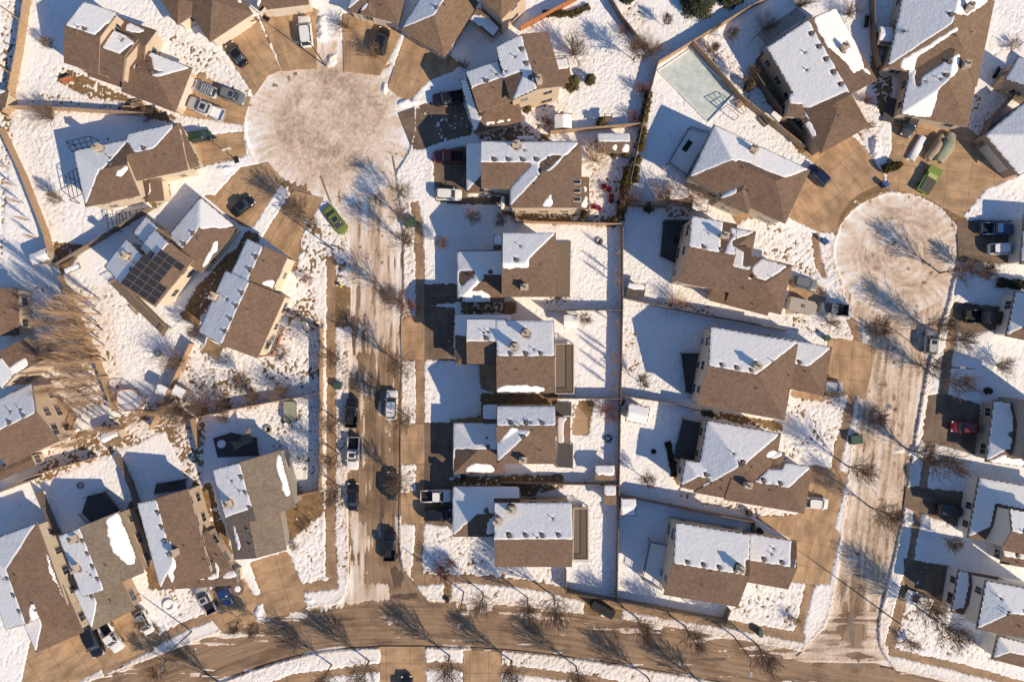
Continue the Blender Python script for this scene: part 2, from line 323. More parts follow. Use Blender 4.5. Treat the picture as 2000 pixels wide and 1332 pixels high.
# (outline, how much snow lies on it, dirt of that snow)
drives = [
 ([(430, 87), (500, 32), (549, 138), (524, 148), (496, 188)], 0, 0),
 ([(505, 30), (605, 12), (621, 20), (618, 135), (585, 136), (553, 140)], 0, 0),
 ([(668, 25), (700, 30), (785, 62), (760, 115), (742, 148), (700, 143), (672, 140)], .1, 0),
 ([(790, 70), (880, 110), (905, 128), (835, 160), (800, 198), (780, 190), (757, 172)], 0, 0),
 ([(778, 222), (895, 178), (927, 262), (880, 275), (815, 295), (805, 290)], .40, .2),
 ([(845, 297), (912, 285), (912, 385), (977, 385), (977, 400), (900, 400), (850, 393)], .1, .3),
 ([(378, 150), (402, 140), (400, 152), (490, 190), (474, 245), (350, 225)], .08, .4),
 ([(362, 270), (475, 257), (482, 305), (375, 330), (335, 356), (313, 350), (313, 340), (360, 330)], 0, 0),
 ([(395, 380), (420, 382), (470, 327), (525, 318), (553, 352), (492, 446), (470, 442)], 0, 0),
 ([(513, 464), (555, 398), (574, 372), (632, 388), (587, 468), (583, 500), (577, 530), (556, 530), (562, 500)], 0, 0),
 ([(829, 556), (893, 556), (893, 590), (829, 598)], .12, .1),
 ([(829, 598), (889, 600), (889, 705), (829, 702)], .25, .15),
 ([(783, 618), (829, 618), (829, 702), (783, 702)], .12, .5),
 ([(829, 826), (886, 826), (886, 930), (829, 950)], .12, .1),
 ([(783, 828), (829, 828), (829, 905), (783, 905)], 0, 0),
 ([(829, 950), (829, 905), (884, 940), (884, 1040), (875, 1028), (829, 1022)], .15, .2),
 ([(783, 963), (829, 955), (829, 1022), (783, 1022)], 0, 0),
 ([(950, 700), (940, 690), (936, 730), (940, 758), (970, 768), (970, 700)], 0, 0),
 ([(879, 820), (960, 812), (960, 830), (884, 830)], 0, 0),
 ([(1550, 1056), (1470, 1008), (1545, 1008), (1625, 1025), (1640, 1040), (1620, 1140), (1590, 1140), (1542, 1135)], 0, 0),
 ([(1584, 905), (1640, 918), (1655, 925), (1630, 1030), (1530, 1008), (1572, 1000)], 0, 0),
 ([(1617, 660), (1668, 664), (1712, 680), (1690, 780), (1657, 770), (1600, 782), (1545, 775), (1545, 762), (1610, 770)], .05, .6),
 ([(1540, 545), (1600, 555), (1615, 575), (1606, 605), (1535, 612)], .35, .5),
 ([(1415, 400), (1460, 415), (1538, 420), (1535, 432), (1460, 425), (1440, 440)], 0, 0),
 ([(1578, 335), (1640, 270), (1660, 262), (1728, 345), (1715, 362), (1665, 385), (1640, 420), (1633, 456), (1590, 450), (1540, 425)], 0, 0),
 ([(1565, 300), (1655, 258), (1690, 290), (1728, 345), (1650, 400), (1600, 330)], 0, 0),
 ([(1740, 232), (1890, 252), (1985, 330), (1985, 345), (1925, 370), (1878, 425), (1800, 382), (1738, 372), (1728, 330), (1742, 290)], 0, 0),
 ([(1868, 430), (1985, 432), (1985, 515), (1872, 512)], .15, .4),
 ([(1862, 590), (1965, 600), (1965, 640), (1880, 655), (1855, 640)], .2, .3),
 ([(1812, 772), (1850, 770), (1915, 790), (1910, 890), (1850, 872), (1800, 862)], .15, .2),
 ([(1770, 950), (1880, 960), (1885, 1032), (1850, 1020), (1765, 990)], .08, .3),
 ([(1765, 1090), (1855, 1105), (1850, 1200), (1820, 1195), (1768, 1165)], .22, .2),
 ([(60, 1250), (165, 1232), (205, 1300), (90, 1370), (40, 1340)], 0, 0),
 ([(160, 1250), (265, 1180), (278, 1190), (312, 1228), (290, 1268), (205, 1305)], 0, 0),
 ([(385, 1160), (475, 1128), (500, 1168), (500, 1215), (435, 1235), (405, 1200)], .03, .3),
 ([(487, 1098), (562, 1075), (591, 1145), (600, 1185), (520, 1210), (512, 1168)], 0, 0),
 ([(742, 1262), (830, 1262), (832, 1345), (742, 1345)], 0, 0),
 ([(905, 1268), (978, 1272), (978, 1345), (905, 1345)], 0, 0),
 ([(560, 1318), (620, 1310), (640, 1345), (560, 1350)], 0, 0),
]
# lawns: (outline, snow cover 0..1, dirt 0..1); cover near 1 is unbroken, lower lets grass and soil through
lawns = [
 ([(1628, 470), (1633, 430), (1655, 385), (1720, 345), (1745, 365), (1800, 375), (1850, 395), (1888, 430), (1885, 450), (1868, 440), (1800, 385), (1740, 375), (1680, 400), (1650, 430), (1640, 475)], 0.25, .3),
 ([(940, 768), (1090, 768), (1090, 790), (980, 792), (975, 840), (940, 840)], 0.12, .2), ([(885, 930), (1100, 925), (1100, 952), (1020, 975), (1010, 950), (885, 950)], 0.30, .2), ([(900, 588), (1010, 588), (1010, 614), (900, 614)], 0.35, .2), ([(930, 255), (1075, 240), (1075, 276), (935, 276)], 0.48, .2),
 ([(1462, 140), (1490, 100), (1560, 225), (1590, 290), (1560, 300)], 0.22, .2), ([(1700, 100), (1745, 120), (1740, 250), (1722, 240), (1700, 160)], 0.35, .2), ([(385, 560), (440, 500), (480, 470), (455, 530), (390, 640), (350, 620)], 0.30, .2), ([(480, 450), (512, 460), (480, 500), (460, 490)], 0.30, .2),
 ([(120, 128), (200, 165), (260, 195), (350, 230), (330, 240), (200, 205), (110, 160)], 0.35, .2), ([(290, 395), (330, 350), (335, 385), (300, 410)], 0.20, .3), ([(100, 1035), (150, 1140), (160, 1200), (170, 1190), (130, 1040)], 0.15, .2), ([(262, 960), (300, 1090), (285, 1110), (245, 1000)], 0.20, .2), ([(385, 950), (430, 1100), (455, 1080), (410, 940)], 0.25, .2),
 ([(970, 410), (1150, 412), (1210, 430), (1205, 441), (1007, 436)], 0.53, .3), ([(1060, 455), (1065, 470), (1120, 600), (1060, 600)], 0.64, .2), ([(1300, 405), (1350, 410), (1345, 425), (1300, 425)], 0.48, .2), ([(1355, 795), (1535, 825), (1530, 845), (1380, 815)], 0.35, .25), ([(1325, 955), (1560, 1006), (1540, 1020), (1320, 975)], 0.69, .2),
 ([(1205, 440), (1235, 320), (1262, 250), (1268, 180), (1258, 180), (1245, 260), (1215, 360), (1195, 430)], 0.48, .2), ([(1250, 0), (1205, 30), (1275, 130), (1285, 125)], 0.74, .2), ([(1640, 200), (1670, 190), (1700, 260), (1690, 290)], 0.64, .25), ([(1880, 230), (1910, 180), (1990, 130), (1930, 240), (1895, 300)], 0.69, .2),
 ([(180, 560), (235, 575), (250, 640), (235, 760), (215, 760), (200, 640)], 0.69, .15), ([(560, 600), (632, 640), (632, 700), (540, 690)], 0.76, .1), ([(380, 760), (632, 720), (632, 775), (380, 815)], 0.64, .2),
 ([(330, 680), (400, 690), (400, 760), (340, 790)], 0.64, .2), ([(1240, 590), (1330, 605), (1400, 620), (1400, 600), (1300, 585)], 0.69, .2), ([(1140, 270), (1230, 260), (1225, 420), (1150, 430)], 0.70, .15), ([(1040, 190), (1110, 200), (1100, 262), (1035, 262)], 0.72, .15),
 ([(330, 60), (430, 105), (495, 190), (400, 150), (330, 110)], 0.71, .05), ([(0, 0), (60, 0), (30, 200), (0, 560)], 0.68, .1),
 ([(60, 180), (250, 200), (200, 225), (50, 215)], 0.75, .15), ([(620, 0), (672, 0), (668, 140), (622, 140)], 0.95, .05),
 ([(585, 470), (640, 415), (680, 470), (685, 640), (637, 640), (637, 520), (600, 640), (570, 600)], 0.65, .06),
 ([(655, 560), (683, 560), (683, 640), (655, 640)], 0.20, .2), ([(655, 640), (683, 640), (683, 1130), (655, 1130)], 0.73, .08),
 ([(400, 600), (632, 600), (632, 760), (330, 800)], 0.67, .06), ([(500, 770), (632, 740), (632, 950), (560, 960)], 0.73, .05),
 ([(545, 960), (632, 960), (632, 1035), (600, 1040), (560, 1060)], 0.10, .2), ([(560, 1060), (632, 1000), (632, 1145), (590, 1145)], 0.77, .05),
 ([(290, 1110), (420, 1090), (400, 1200), (330, 1225)], 0.73, .06), ([(280, 1085), (318, 1090), (340, 1150), (290, 1150)], 0.15, .2),
 ([(785, 398), (812, 398), (812, 620), (783, 620)], 0.77, .05), ([(785, 702), (811, 702), (811, 828), (785, 828)], 0.79, .04),
 ([(785, 905), (811, 905), (811, 960), (785, 960)], 0.81, .04), ([(783, 1022), (806, 1022), (806, 1120), (790, 1120)], 0.92, .02),
 ([(825, 1030), (960, 1040), (960, 1100), (1100, 1110), (1100, 1140), (825, 1125)], 0.75, .03),
 ([(825, 1138), (868, 1138), (868, 1165), (825, 1150)], 0.90, .03), ([(868, 1138), (882, 1138), (882, 1170), (868, 1168)], 0.05, .1),
 ([(882, 1138), (1138, 1165), (1140, 1205), (880, 1175)], 0.79, .05), ([(1140, 1165), (1215, 1185), (1215, 1220), (1140, 1205)], 0.08, .1),
 ([(1218, 1186), (1555, 1250), (1555, 1290), (1218, 1222)], 0.90, .05),
 ([(1420, 1190), (1460, 1140), (1580, 1135), (1560, 1235)], 0.73, .03), ([(1600, 1140), (1625, 1140), (1625, 1225), (1575, 1240)], 0.93, .04),
 ([(1530, 780), (1650, 775), (1630, 905), (1525, 900)], 0.73, .03), ([(1450, 420), (1590, 455), (1600, 545), (1475, 500)], 0.73, .03),
 ([(1605, 470), (1640, 470), (1660, 590), (1610, 545)], 0.81, .04), ([(1525, 615), (1655, 625), (1665, 655), (1540, 650)], 0.73, .05),
 ([(1695, 1170), (1745, 1170), (1735, 1270), (1712, 1265)], 0.92, .04), ([(1750, 1175), (1900, 1230), (2000, 1300), (1750, 1262)], 0.71, .05),
 ([(1690, 200), (1740, 240), (1725, 330), (1690, 280)], 0.90, .05), ([(1350, 90), (1440, 80), (1500, 220), (1460, 210)], 0.75, .05),
 ([(1070, 60), (1230, 30), (1270, 200), (1200, 260), (1120, 200)], 0.94, .03), ([(160, 545), (230, 560), (380, 650), (340, 760), (240, 740)], 0.93, .03),
 ([(30, 230), (70, 230), (130, 430), (90, 480)], 0.90, .06), ([(100, 470), (170, 480), (120, 540)], 0.20, .3), ([(300, 790), (400, 770), (400, 960), (370, 960)], 0.50, .2),
 ([(0, 560), (220, 560), (230, 780), (90, 840), (60, 700), (0, 640)], 0.76, .2), ([(100, 860), (260, 800), (400, 760), (400, 810), (260, 870), (60, 950)], 0.53, .25),
 ([(1130, 780), (1160, 780), (1150, 850), (1120, 845)], 0.05, .1), ([(1360, 815), (1330, 860), (1310, 930), (1330, 960), (1318, 870)], 0.30, .3),
 ([(1215, 640), (1240, 640), (1250, 720), (1215, 750)], 0.77, .1), ([(990, 425), (1205, 445), (1205, 440), (1000, 420)], 0.30, .3),
 ([(980, 1268), (1280, 1310), (1280, 1350), (980, 1345)], 0.79, .05), ([(835, 1268), (903, 1268), (903, 1345), (835, 1345)], 0.93, .04),
 ([(585, 1283), (741, 1270), (741, 1300), (585, 1320)], 0.95, .04), ([(225, 1290), (335, 1250), (330, 1290), (225, 1340)], 0.90, .05),
]
# snow lying on roads: (outline, cover, dirt)
packed = [
 ([(480, 70), (830, 70), (820, 330), (790, 460), (690, 470), (660, 430), (600, 370), (480, 310)], .93, 0.42),
 ([(655, 430), (800, 430), (800, 560), (670, 560)], .84, 0.60), ([(670, 560), (800, 560), (795, 690), (678, 690)], .66, 0.67),
 ([(685, 560), (700, 560), (700, 900), (685, 900)], .3, 0.62),
 ([(675, 690), (790, 690), (790, 900), (675, 900)], .30, 0.77), ([(675, 900), (790, 900), (790, 1060), (675, 1060)], .18, 0.87),
 ([(762, 400), (800, 400), (790, 640), (765, 640)], .85, 0.27),
 ([(695, 1020), (712, 1020), (722, 1130), (760, 1160), (757, 1172), (630, 1186), (670, 1150), (690, 1110)], .95, 0.45),
 ([(400, 1250), (640, 1185), (640, 1192), (400, 1262)], .55, 0.42), ([(860, 1172), (1560, 1276), (1560, 1287), (860, 1182)], .55, 0.67),
 ([(480, 1320), (740, 1262), (740, 1270), (480, 1345)], .4, 0.62), ([(900, 1262), (1400, 1325), (1400, 1332), (900, 1269)], .3, 0.62),
 ([(1620, 370), (1880, 370), (1880, 600), (1820, 760), (1790, 880), (1670, 880), (1680, 700), (1640, 580)], .92, 0.48),
 ([(1660, 860), (1800, 860), (1780, 1010), (1640, 1010)], .88, 0.52), ([(1640, 1000), (1780, 1000), (1760, 1110), (1615, 1110)], .86, 0.60),
 ([(1600, 1110), (1755, 1110), (1740, 1200), (1610, 1200)], .72, 0.67), ([(1560, 1200), (1720, 1200), (1735, 1290), (1550, 1290)], .58, 0.72),
 ([(1650, 1130), (1680, 1130), (1690, 1300), (1625, 1300)], .25, 0.90),
 ([(1560, 1270), (1640, 1230), (1650, 1290), (1560, 1292)], .8, 0.67), ([(1690, 1100), (1712, 1090), (1708, 1270), (1690, 1230)], .85, 0.52),
 ([(1690, 1268), (1900, 1305), (1900, 1325), (1690, 1290)], .7, 0.62),
]
piles = [(667, 532, 16, 9, .7), (1795, 882, 19, 13, .8), (1770, 1018, 16, 6, .5), (1757, 880, 10, 6, .3),
         (505, 1195, 7, 12, .3), (605, 1172, 14, 6, .4), (645, 120, 12, 14, .6), (630, 60, 10, 25, .5), (1640, 560, 12, 8, .4), (1690, 655, 8, 14, .4),
         (435, 330, 22, 7, .6), (600, 440, 8, 18, .5), (752, 172, 8, 14, .6), (795, 200, 20, 7, .5), (1895, 415, 25, 9, .7), (1710, 290, 9, 22, .6)]
# ------------------------------------------------------------------ ground arrays
G = 0.16
gx = np.arange(-80.0, 80.01, G); gy = np.arange(-54.0, 54.01, G)
X, Y = np.meshgrid(gx, gy); PX = X / S + 1000; PY = 666 - Y / S
def mask(pts):
    a = np.array(pts); x0, y0 = a.min(0); x1, y1 = a.max(0)
    m = np.zeros(X.shape, bool)
    i0 = max(0, np.searchsorted(gx, (x0 - 1000) * S)); i1 = np.searchsorted(gx, (x1 - 1000) * S) + 1
    j0 = max(0, np.searchsorted(gy, (666 - y1) * S)); j1 = np.searchsorted(gy, (666 - y0) * S) + 1
    if i1 <= i0 or j1 <= j0: return m
    m[j0:j1, i0:i1] = inpoly(PX[j0:j1, i0:i1], PY[j0:j1, i0:i1], pts); return m
road_m = np.zeros(X.shape, bool); along = np.zeros(X.shape); across = np.zeros(X.shape)
ribs = {k: ribbon(v) for k, v in road_lines.items()}
for k, rows in ribs.items():
    for i in range(len(rows) - 1):
        (l0, r0, d0), (l1, r1, d1) = rows[i], rows[i + 1]
        m = mask([l0, l1, r1, r0])
        road_m |= m
wx = PX + 5 * fnoise(X / 9, Y / 9, 5, 3); 
for k, (cx, cy, rx, ry) in discs.items():
    m = ((PX - cx) / rx) ** 2 + ((PY - cy) / ry) ** 2 < 1; road_m |= m
walk_m = np.zeros(X.shape, bool)
for wl in walks:
    rows = ribbon(wl)
    for i in range(len(rows) - 1): walk_m |= mask([rows[i][0], rows[i + 1][0], rows[i + 1][1], rows[i][1]])
cov = np.full(X.shape, .97); dirt = np.full(X.shape, .02)
for pts, c, d in lawns:
    m = mask(pts); cov[m] = c; dirt[m] = d
cov[walk_m] = 0; dirt[walk_m] = .3
for pts, c, d in drives:
    m = mask(pts); cov[m] = c; dirt[m] = d
cov[road_m] = .04; dirt[road_m] = .7
for pts, c, d in packed:
    m = mask(pts) & (road_m | (c > .5) & ~walk_m & (cov > .5)) & road_m; cov[m] = c; dirt[m] = d
dirt = blur(dirt, 8, 2) * .75 + dirt * .25
cov_s = np.where(road_m, blur(cov, 3, 2), blur(cov, 1, 1))
n_l0 = fnoise(X / 5, Y / 5, 90, 3)
# streaks run along the traffic; round and round in the turning circles
u = PX * S; v = PY * S
ang1 = np.arctan2(PY - 235, PX - 645); rad1 = np.hypot(PX - 645, PY - 235) * S
ang2 = np.arctan2(PY - 492, PX - 1755); rad2 = np.hypot(PX - 1755, PY - 492) * S
slant = np.where(PX > 1400, u + .10 * v, u + .01 * v)
st_v = fnoise(slant / .5, v / 5.0, 41, 3) 
st_h = fnoise((u + 0 * v) / 5.0, (v - .0 * u) / .45, 42, 3)
rim = np.clip((rad1 - 7.5) / 4, 0, 1)
st_c1 = fnoise((rad1 + 1.2 * n_l0) / .8, ang1 * 2.0 + 50, 43, 3) * .22 * (1 - rim) + fnoise(X / .4, Y / .4, 48, 3) * .35 * (1 - rim) + .10 * (1 - rim) + fnoise(ang1 * 22 + 80, rad1 / 3.5, 46, 3) * .85 * rim
rim2 = np.clip((rad2 - 6.0) / 2.5, 0, 1)
st_c2 = fnoise((rad2 + 1.3 * n_l0) / .55, ang2 * 2.4 + 50, 44, 3) * .7 * (1 - rim2) + fnoise(ang2 * 18 + 80, rad2 / 3, 47, 3) * .8 * rim2
streak = np.where((rad1 < 13.2) & (PX < 900), st_c1, np.where((rad2 < 9.6), st_c2, np.where(PY > 1195, st_h, st_v)))
n_f = fnoise(X / .36, Y / .36, 3, 2); n_x = fnoise(X / .30, Y / .30, 13, 2); n_m = fnoise(X / 2.2, Y / 2.2, 9, 4); n_l = fnoise(X / 9, Y / 9, 21, 3)
thr = .5 + np.where(road_m, .46 * streak + .18 * n_m + .08 * n_f, (.26 * n_x + .16 * n_f + .17 * n_m))
D = (cov_s - thr) * .30
cap = np.where(road_m, .03, .13)
tr = np.clip(.35 + 1.1 * fnoise(X / 7, Y / 7, 61, 2), .08, 1)
for pts in ([(1070, 60), (1240, 20), (1275, 200), (1190, 260), (1110, 230)], [(1215, 230), (1560, 300), (1400, 330), (1345, 260), (1290, 160)], [(1215, 480), (1290, 520), (1400, 620), (1215, 560)], [(1215, 600), (1300, 760), (1215, 800)], [(160, 545), (380, 650), (340, 760), (240, 740)], [(60, 240), (150, 430), (90, 470)], [(480, 780), (630, 770), (630, 950), (560, 960)], [(1350, 90), (1440, 80), (1500, 220)], [(1120, 470), (1180, 470), (1180, 590), (1120, 590)]):
    tr = np.maximum(tr, .95 * blur(mask(pts).astype(float), 6, 2))
for pts in ([(830, 395), (1005, 395), (1005, 560), (830, 560)], [(830, 705), (940, 705), (940, 825), (830, 825)], [(1700, 640), (2000, 640), (2000, 790), (1850, 780)]):
    tr = np.where(mask(pts), .12, tr)
D = np.minimum(D, cap) + np.where(D > 0.02, (.05 * n_f + .03 * n_m) * tr + .035 * n_l, 0) * np.where(road_m, .35, 1)
D = np.where(cov_s < .03, -.06, D)
for px, py, rx, ry, hh in piles:
    q = ((PX - px) / rx) ** 2 + ((PY - py) / ry) ** 2 + .9 * n_m + .4 * n_f
    D = np.where(q < 1, np.maximum(D, hh * np.clip(1 - q, 0, 1.1) * (1 + .35 * n_f)), D)
    dirt = np.where(q < 1, .06, dirt)
# kerb-side windrows left by the plough
edge = blur(road_m.astype(float), 3, 2); ridge_k = np.clip(1 - np.abs(edge - .42) / .25, 0, 1)
D = D + np.where((cov_s > .45) & ~walk_m, ridge_k * .10 * (1 + n_f), 0)
dirt = np.clip(dirt + np.where(road_m, .30 * streak + .14 * n_m + .10 * n_l, .03 * n_m), 0, 1)
dirt = np.clip(dirt + np.where(road_m, 0, .5 * np.clip(n_x - .25, 0, 1) * (cov < .93)), 0, 1)
dirt = np.clip(dirt + np.where(road_m & (rad1 < 13.2) & (PX < 900), .20 * (1 - rim) - .10 * rim + .12 * n_x, 0) + np.where(road_m & (PX > 1500) & (PY < 1290), .08 + .10 * n_x, 0) + np.where(road_m & (rad2 < 9.6), -.14 * rim2, 0), 0, 1)
# dark scuffs on the packed snow
sc = fnoise(X / 1.1, Y / 1.1, 77, 3); spots = (sc > .88) & road_m & (n_l > -.1)
dirt = np.where(spots, 1.0, dirt)
# ice rink and bare-ground patches stay out of the snow
RINK = [(1284, 140), (1346, 98), (1436, 182), (1382, 240)]
D = np.where(mask(RINK), -.12, D)
base = np.where(road_m, -.140, 0.0); base = blur(base, 1, 1)
keep_v = D > -.055
keep = keep_v[:-1, :-1] | keep_v[1:, :-1] | keep_v[:-1, 1:] | keep_v[1:, 1:]
snow = grid_mesh('snow_cover', X, Y, base + D, keep, M['snow'], attrs={'dirt': dirt, 'trampled': np.where(road_m, .5, tr)}); tag(snow, kind='structure')
# ground sheet: lawns at 0, sunk below the carriageways so the kerbs are real steps, flat out to the horizon
M['grass'] = mat('winter_grass', (.20, .125, .062), .95, .3, 1.2, fine=.35, col2=(.30, .20, .105), bump=.5)
X2, Y2 = X[::2, ::2], Y[::2, ::2]
rm = road_m[::2, ::2].astype(float)
grd = grid_mesh('ground', X2, Y2, np.where(rm > 0, -.25, 0.0), np.ones((X2.shape[0] - 1, X2.shape[1] - 1), bool), M['grass'], smooth=False); tag(grd, kind='structure')
b = MB(); x0, x1, y0, y1 = X2.min(), X2.max(), Y2.min(), Y2.max(); F_ = 1500
for a, c, d, e in ((-F_, x0, -F_, F_), (x1, F_, -F_, F_), (x0, x1, -F_, y0), (x0, x1, y1, F_)):
    b.poly([(a, d, -.02), (c, d, -.02), (c, e, -.02), (a, e, -.02)])
tag(b.build('distant_ground', M['clean_snow']), kind='structure')
# road surface: sandy, worn asphalt; streaks follow the traffic (uv runs along the street)
def road_mat():
    m, t, bs = nodes('sanded_asphalt'); L = t.links.new
    uv = t.nodes.new('ShaderNodeUVMap'); mp = t.nodes.new('ShaderNodeMapping'); L(uv.outputs[0], mp.inputs[0]); mp.inputs['Scale'].default_value = (.07, 1.25, 1)
    n = t.nodes.new('ShaderNodeTexNoise'); n.inputs['Scale'].default_value = 1.3; n.inputs['Detail'].default_value = 7; n.inputs['Roughness'].default_value = .7; L(mp.outputs[0], n.inputs[0])
    rp = t.nodes.new('ShaderNodeValToRGB'); e = rp.color_ramp.elements; e[0].position = .34; e[0].color = (.13, .088, .058, 1); e[1].position = .62; e[1].color = (.345, .232, .145, 1)
    x = e.new(.46); x.color = (.255, .172, .108, 1); L(n.outputs[0], rp.inputs[0])
    tc = t.nodes.new('ShaderNodeTexCoord'); n2 = t.nodes.new('ShaderNodeTexNoise'); n2.inputs['Scale'].default_value = .22; n2.inputs['Detail'].default_value = 6; L(tc.outputs['Object'], n2.inputs[0])
    r2 = t.nodes.new('ShaderNodeValToRGB'); r2.color_ramp.elements[0].position = .36; r2.color_ramp.elements[0].color = (.60, .58, .56, 1); r2.color_ramp.elements[1].position = .50; r2.color_ramp.elements[1].color = (1, 1, 1, 1); L(n2.outputs[0], r2.inputs[0])
    mx = t.nodes.new('ShaderNodeMix'); mx.data_type = 'RGBA'; mx.blend_type = 'MULTIPLY'; mx.inputs[0].default_value = 1; L(rp.outputs[0], mx.inputs[6]); L(r2.outputs[0], mx.inputs[7])
    n3 = t.nodes.new('ShaderNodeTexNoise'); n3.inputs['Scale'].default_value = 6; n3.inputs['Detail'].default_value = 4; L(tc.outputs['Object'], n3.inputs[0])
    r3 = t.nodes.new('ShaderNodeMapRange'); r3.inputs[1].default_value = .3; r3.inputs[2].default_value = .7; r3.inputs[3].default_value = .8; r3.inputs[4].default_value = 1.2; L(n3.outputs[0], r3.inputs[0])
    m2 = t.nodes.new('ShaderNodeMix'); m2.data_type = 'RGBA'; m2.blend_type = 'MULTIPLY'; m2.inputs[0].default_value = 1; L(mx.outputs[2], m2.inputs[6]); L(r3.outputs[0], m2.inputs[7])
    L(m2.outputs[2], bs.inputs['Base Color']); bs.inputs['Roughness'].default_value = .85
    return m
M['road'] = road_mat()
M['wet'] = mat('wet_asphalt', (.13, .088, .058), .35, .2, 1.0, spec=.5)
def ribbon_obj(name, rows, z, m, width_m=8.0):
    me = bpy.data.meshes.new(name); vs = []; fs = []; uvs = []
    for l, r, d in rows:
        for p in (l, r): x, y = P(*p); vs.append((x, y, z))
        uvs += [(d * S, 0), (d * S, width_m)]
    for i in range(len(rows) - 1): fs.append((2 * i, 2 * i + 1, 2 * i + 3, 2 * i + 2))
    me.from_pydata(vs, [], fs); ul = me.uv_layers.new(name='UVMap')
    for lp in me.loops: ul.data[lp.index].uv = uvs[lp.vertex_index]
    me.materials.append(m); me.update()
    o = bpy.data.objects.new(name, me); C.objects.link(o); tag(o, kind='structure'); return o
for i, (k, rows) in enumerate(ribs.items()): ribbon_obj('road', rows, -.150 + .003 * i, M['road'])
for i, (k, (cx, cy, rx, ry)) in enumerate(discs.items()):
    me = bpy.data.meshes.new('road'); n = 64; vs = []; uvs = []
    for r_ in (.02, 1.0):
        for j in range(n):
            a = 2 * math.pi * j / n; x, y = P(cx + rx * r_ * math.cos(a), cy + ry * r_ * math.sin(a)); vs.append((x, y, -.141)); uvs.append((a * 8, r_ * 12))
    me.from_pydata(vs, [], [(j, (j + 1) % n, n + (j + 1) % n, n + j) for j in range(n)]); ul = me.uv_layers.new(name='UVMap')
    for lp in me.loops: ul.data[lp.index].uv = uvs[lp.vertex_index]
    me.materials.append(M['road']); o = bpy.data.objects.new('road', me); C.objects.link(o); tag(o, kind='structure')
# concrete pavements with slab joints, driveways with wear
def concrete(name, col, joint, stain=.0):
    m, t, bs = nodes(name); L = t.links.new
    uv = t.nodes.new('ShaderNodeUVMap')
    tc = t.nodes.new('ShaderNodeTexCoord'); n = t.nodes.new('ShaderNodeTexNoise'); n.inputs['Scale'].default_value = .45; n.inputs['Detail'].default_value = 8; n.inputs['Roughness'].default_value = .7; L(tc.outputs['Object'], n.inputs[0])
    rp = t.nodes.new('ShaderNodeValToRGB'); rp.color_ramp.elements[0].position = .3; rp.color_ramp.elements[1].position = .72
    rp.color_ramp.elements[0].color = (*[c * .72 for c in col], 1); rp.color_ramp.elements[1].color = (*[c * 1.15 for c in col], 1); L(n.outputs[0], rp.inputs[0])
    mp = t.nodes.new('ShaderNodeMapping'); mp.inputs['Scale'].default_value = (.5, 1.2, 1) ; L(uv.outputs[0], mp.inputs[0])
    n2 = t.nodes.new('ShaderNodeTexNoise'); n2.inputs['Scale'].default_value = .55; n2.inputs['Detail'].default_value = 5; L(mp.outputs[0], n2.inputs[0])
    r2 = t.nodes.new('ShaderNodeMapRange'); r2.inputs[1].default_value = .35; r2.inputs[2].default_value = .6; r2.inputs[3].default_value = .66; r2.inputs[4].default_value = 1.03; L(n2.outputs[0], r2.inputs[0])
    mx = t.nodes.new('ShaderNodeMix'); mx.data_type = 'RGBA'; mx.blend_type = 'MULTIPLY'; mx.inputs[0].default_value = 1; L(rp.outputs[0], mx.inputs[6]); L(r2.outputs[0], mx.inputs[7])
    out = mx.outputs[2]
    sp = t.nodes.new('ShaderNodeSeparateXYZ'); L(uv.outputs[0], sp.inputs[0])
    for ax, st in ((0, joint[0]), (1, joint[1])):
        if not st: continue
        mu = t.nodes.new('ShaderNodeMath'); mu.operation = 'MULTIPLY'; mu.inputs[1].default_value = 1 / st; L(sp.outputs[ax], mu.inputs[0])
        fr = t.nodes.new('ShaderNodeMath'); fr.operation = 'FRACT'; L(mu.outputs[0], fr.inputs[0])
        lt = t.nodes.new('ShaderNodeMath'); lt.operation = 'LESS_THAN'; lt.inputs[1].default_value = .065 / st; L(fr.outputs[0], lt.inputs[0])
        sc_ = t.nodes.new('ShaderNodeMath'); sc_.operation = 'MULTIPLY'; sc_.inputs[1].default_value = .6; L(lt.outputs[0], sc_.inputs[0])
        m3 = t.nodes.new('ShaderNodeMix'); m3.data_type = 'RGBA'; L(sc_.outputs[0], m3.inputs[0]); L(out, m3.inputs[6]); m3.inputs[7].default_value = (.05, .035, .025, 1); out = m3.outputs[2]
    L(out, bs.inputs['Base Color']); bs.inputs['Roughness'].default_value = .85
    return m
M['walk'] = concrete('pavement_concrete', (.40, .265, .160), (1.6, 0))
M['drive'] = concrete('driveway_concrete', (.50, .330, .190), (3.6, 2.9))
M['drive_wet_shaded'] = concrete('wet_shaded_driveway', (.21, .15, .105), (3.6, 2.9))  # damp concrete, colour also darkened to deepen house shade on these drives
WET_SHADED = {4, 5, 10, 11, 13, 15, 27, 28, 29, 30, 31}  # drives lying in house shadow, given the darkened copy
M['kerb'] = mat('kerb_concrete', (.27, .20, .14), .85, .2, 1.5, fine=.2)
for i, wl in enumerate(walks):
    ribbon_obj('sidewalk', ribbon(wl), .012 + .004 * (i % 4), M['walk'], 1.4)
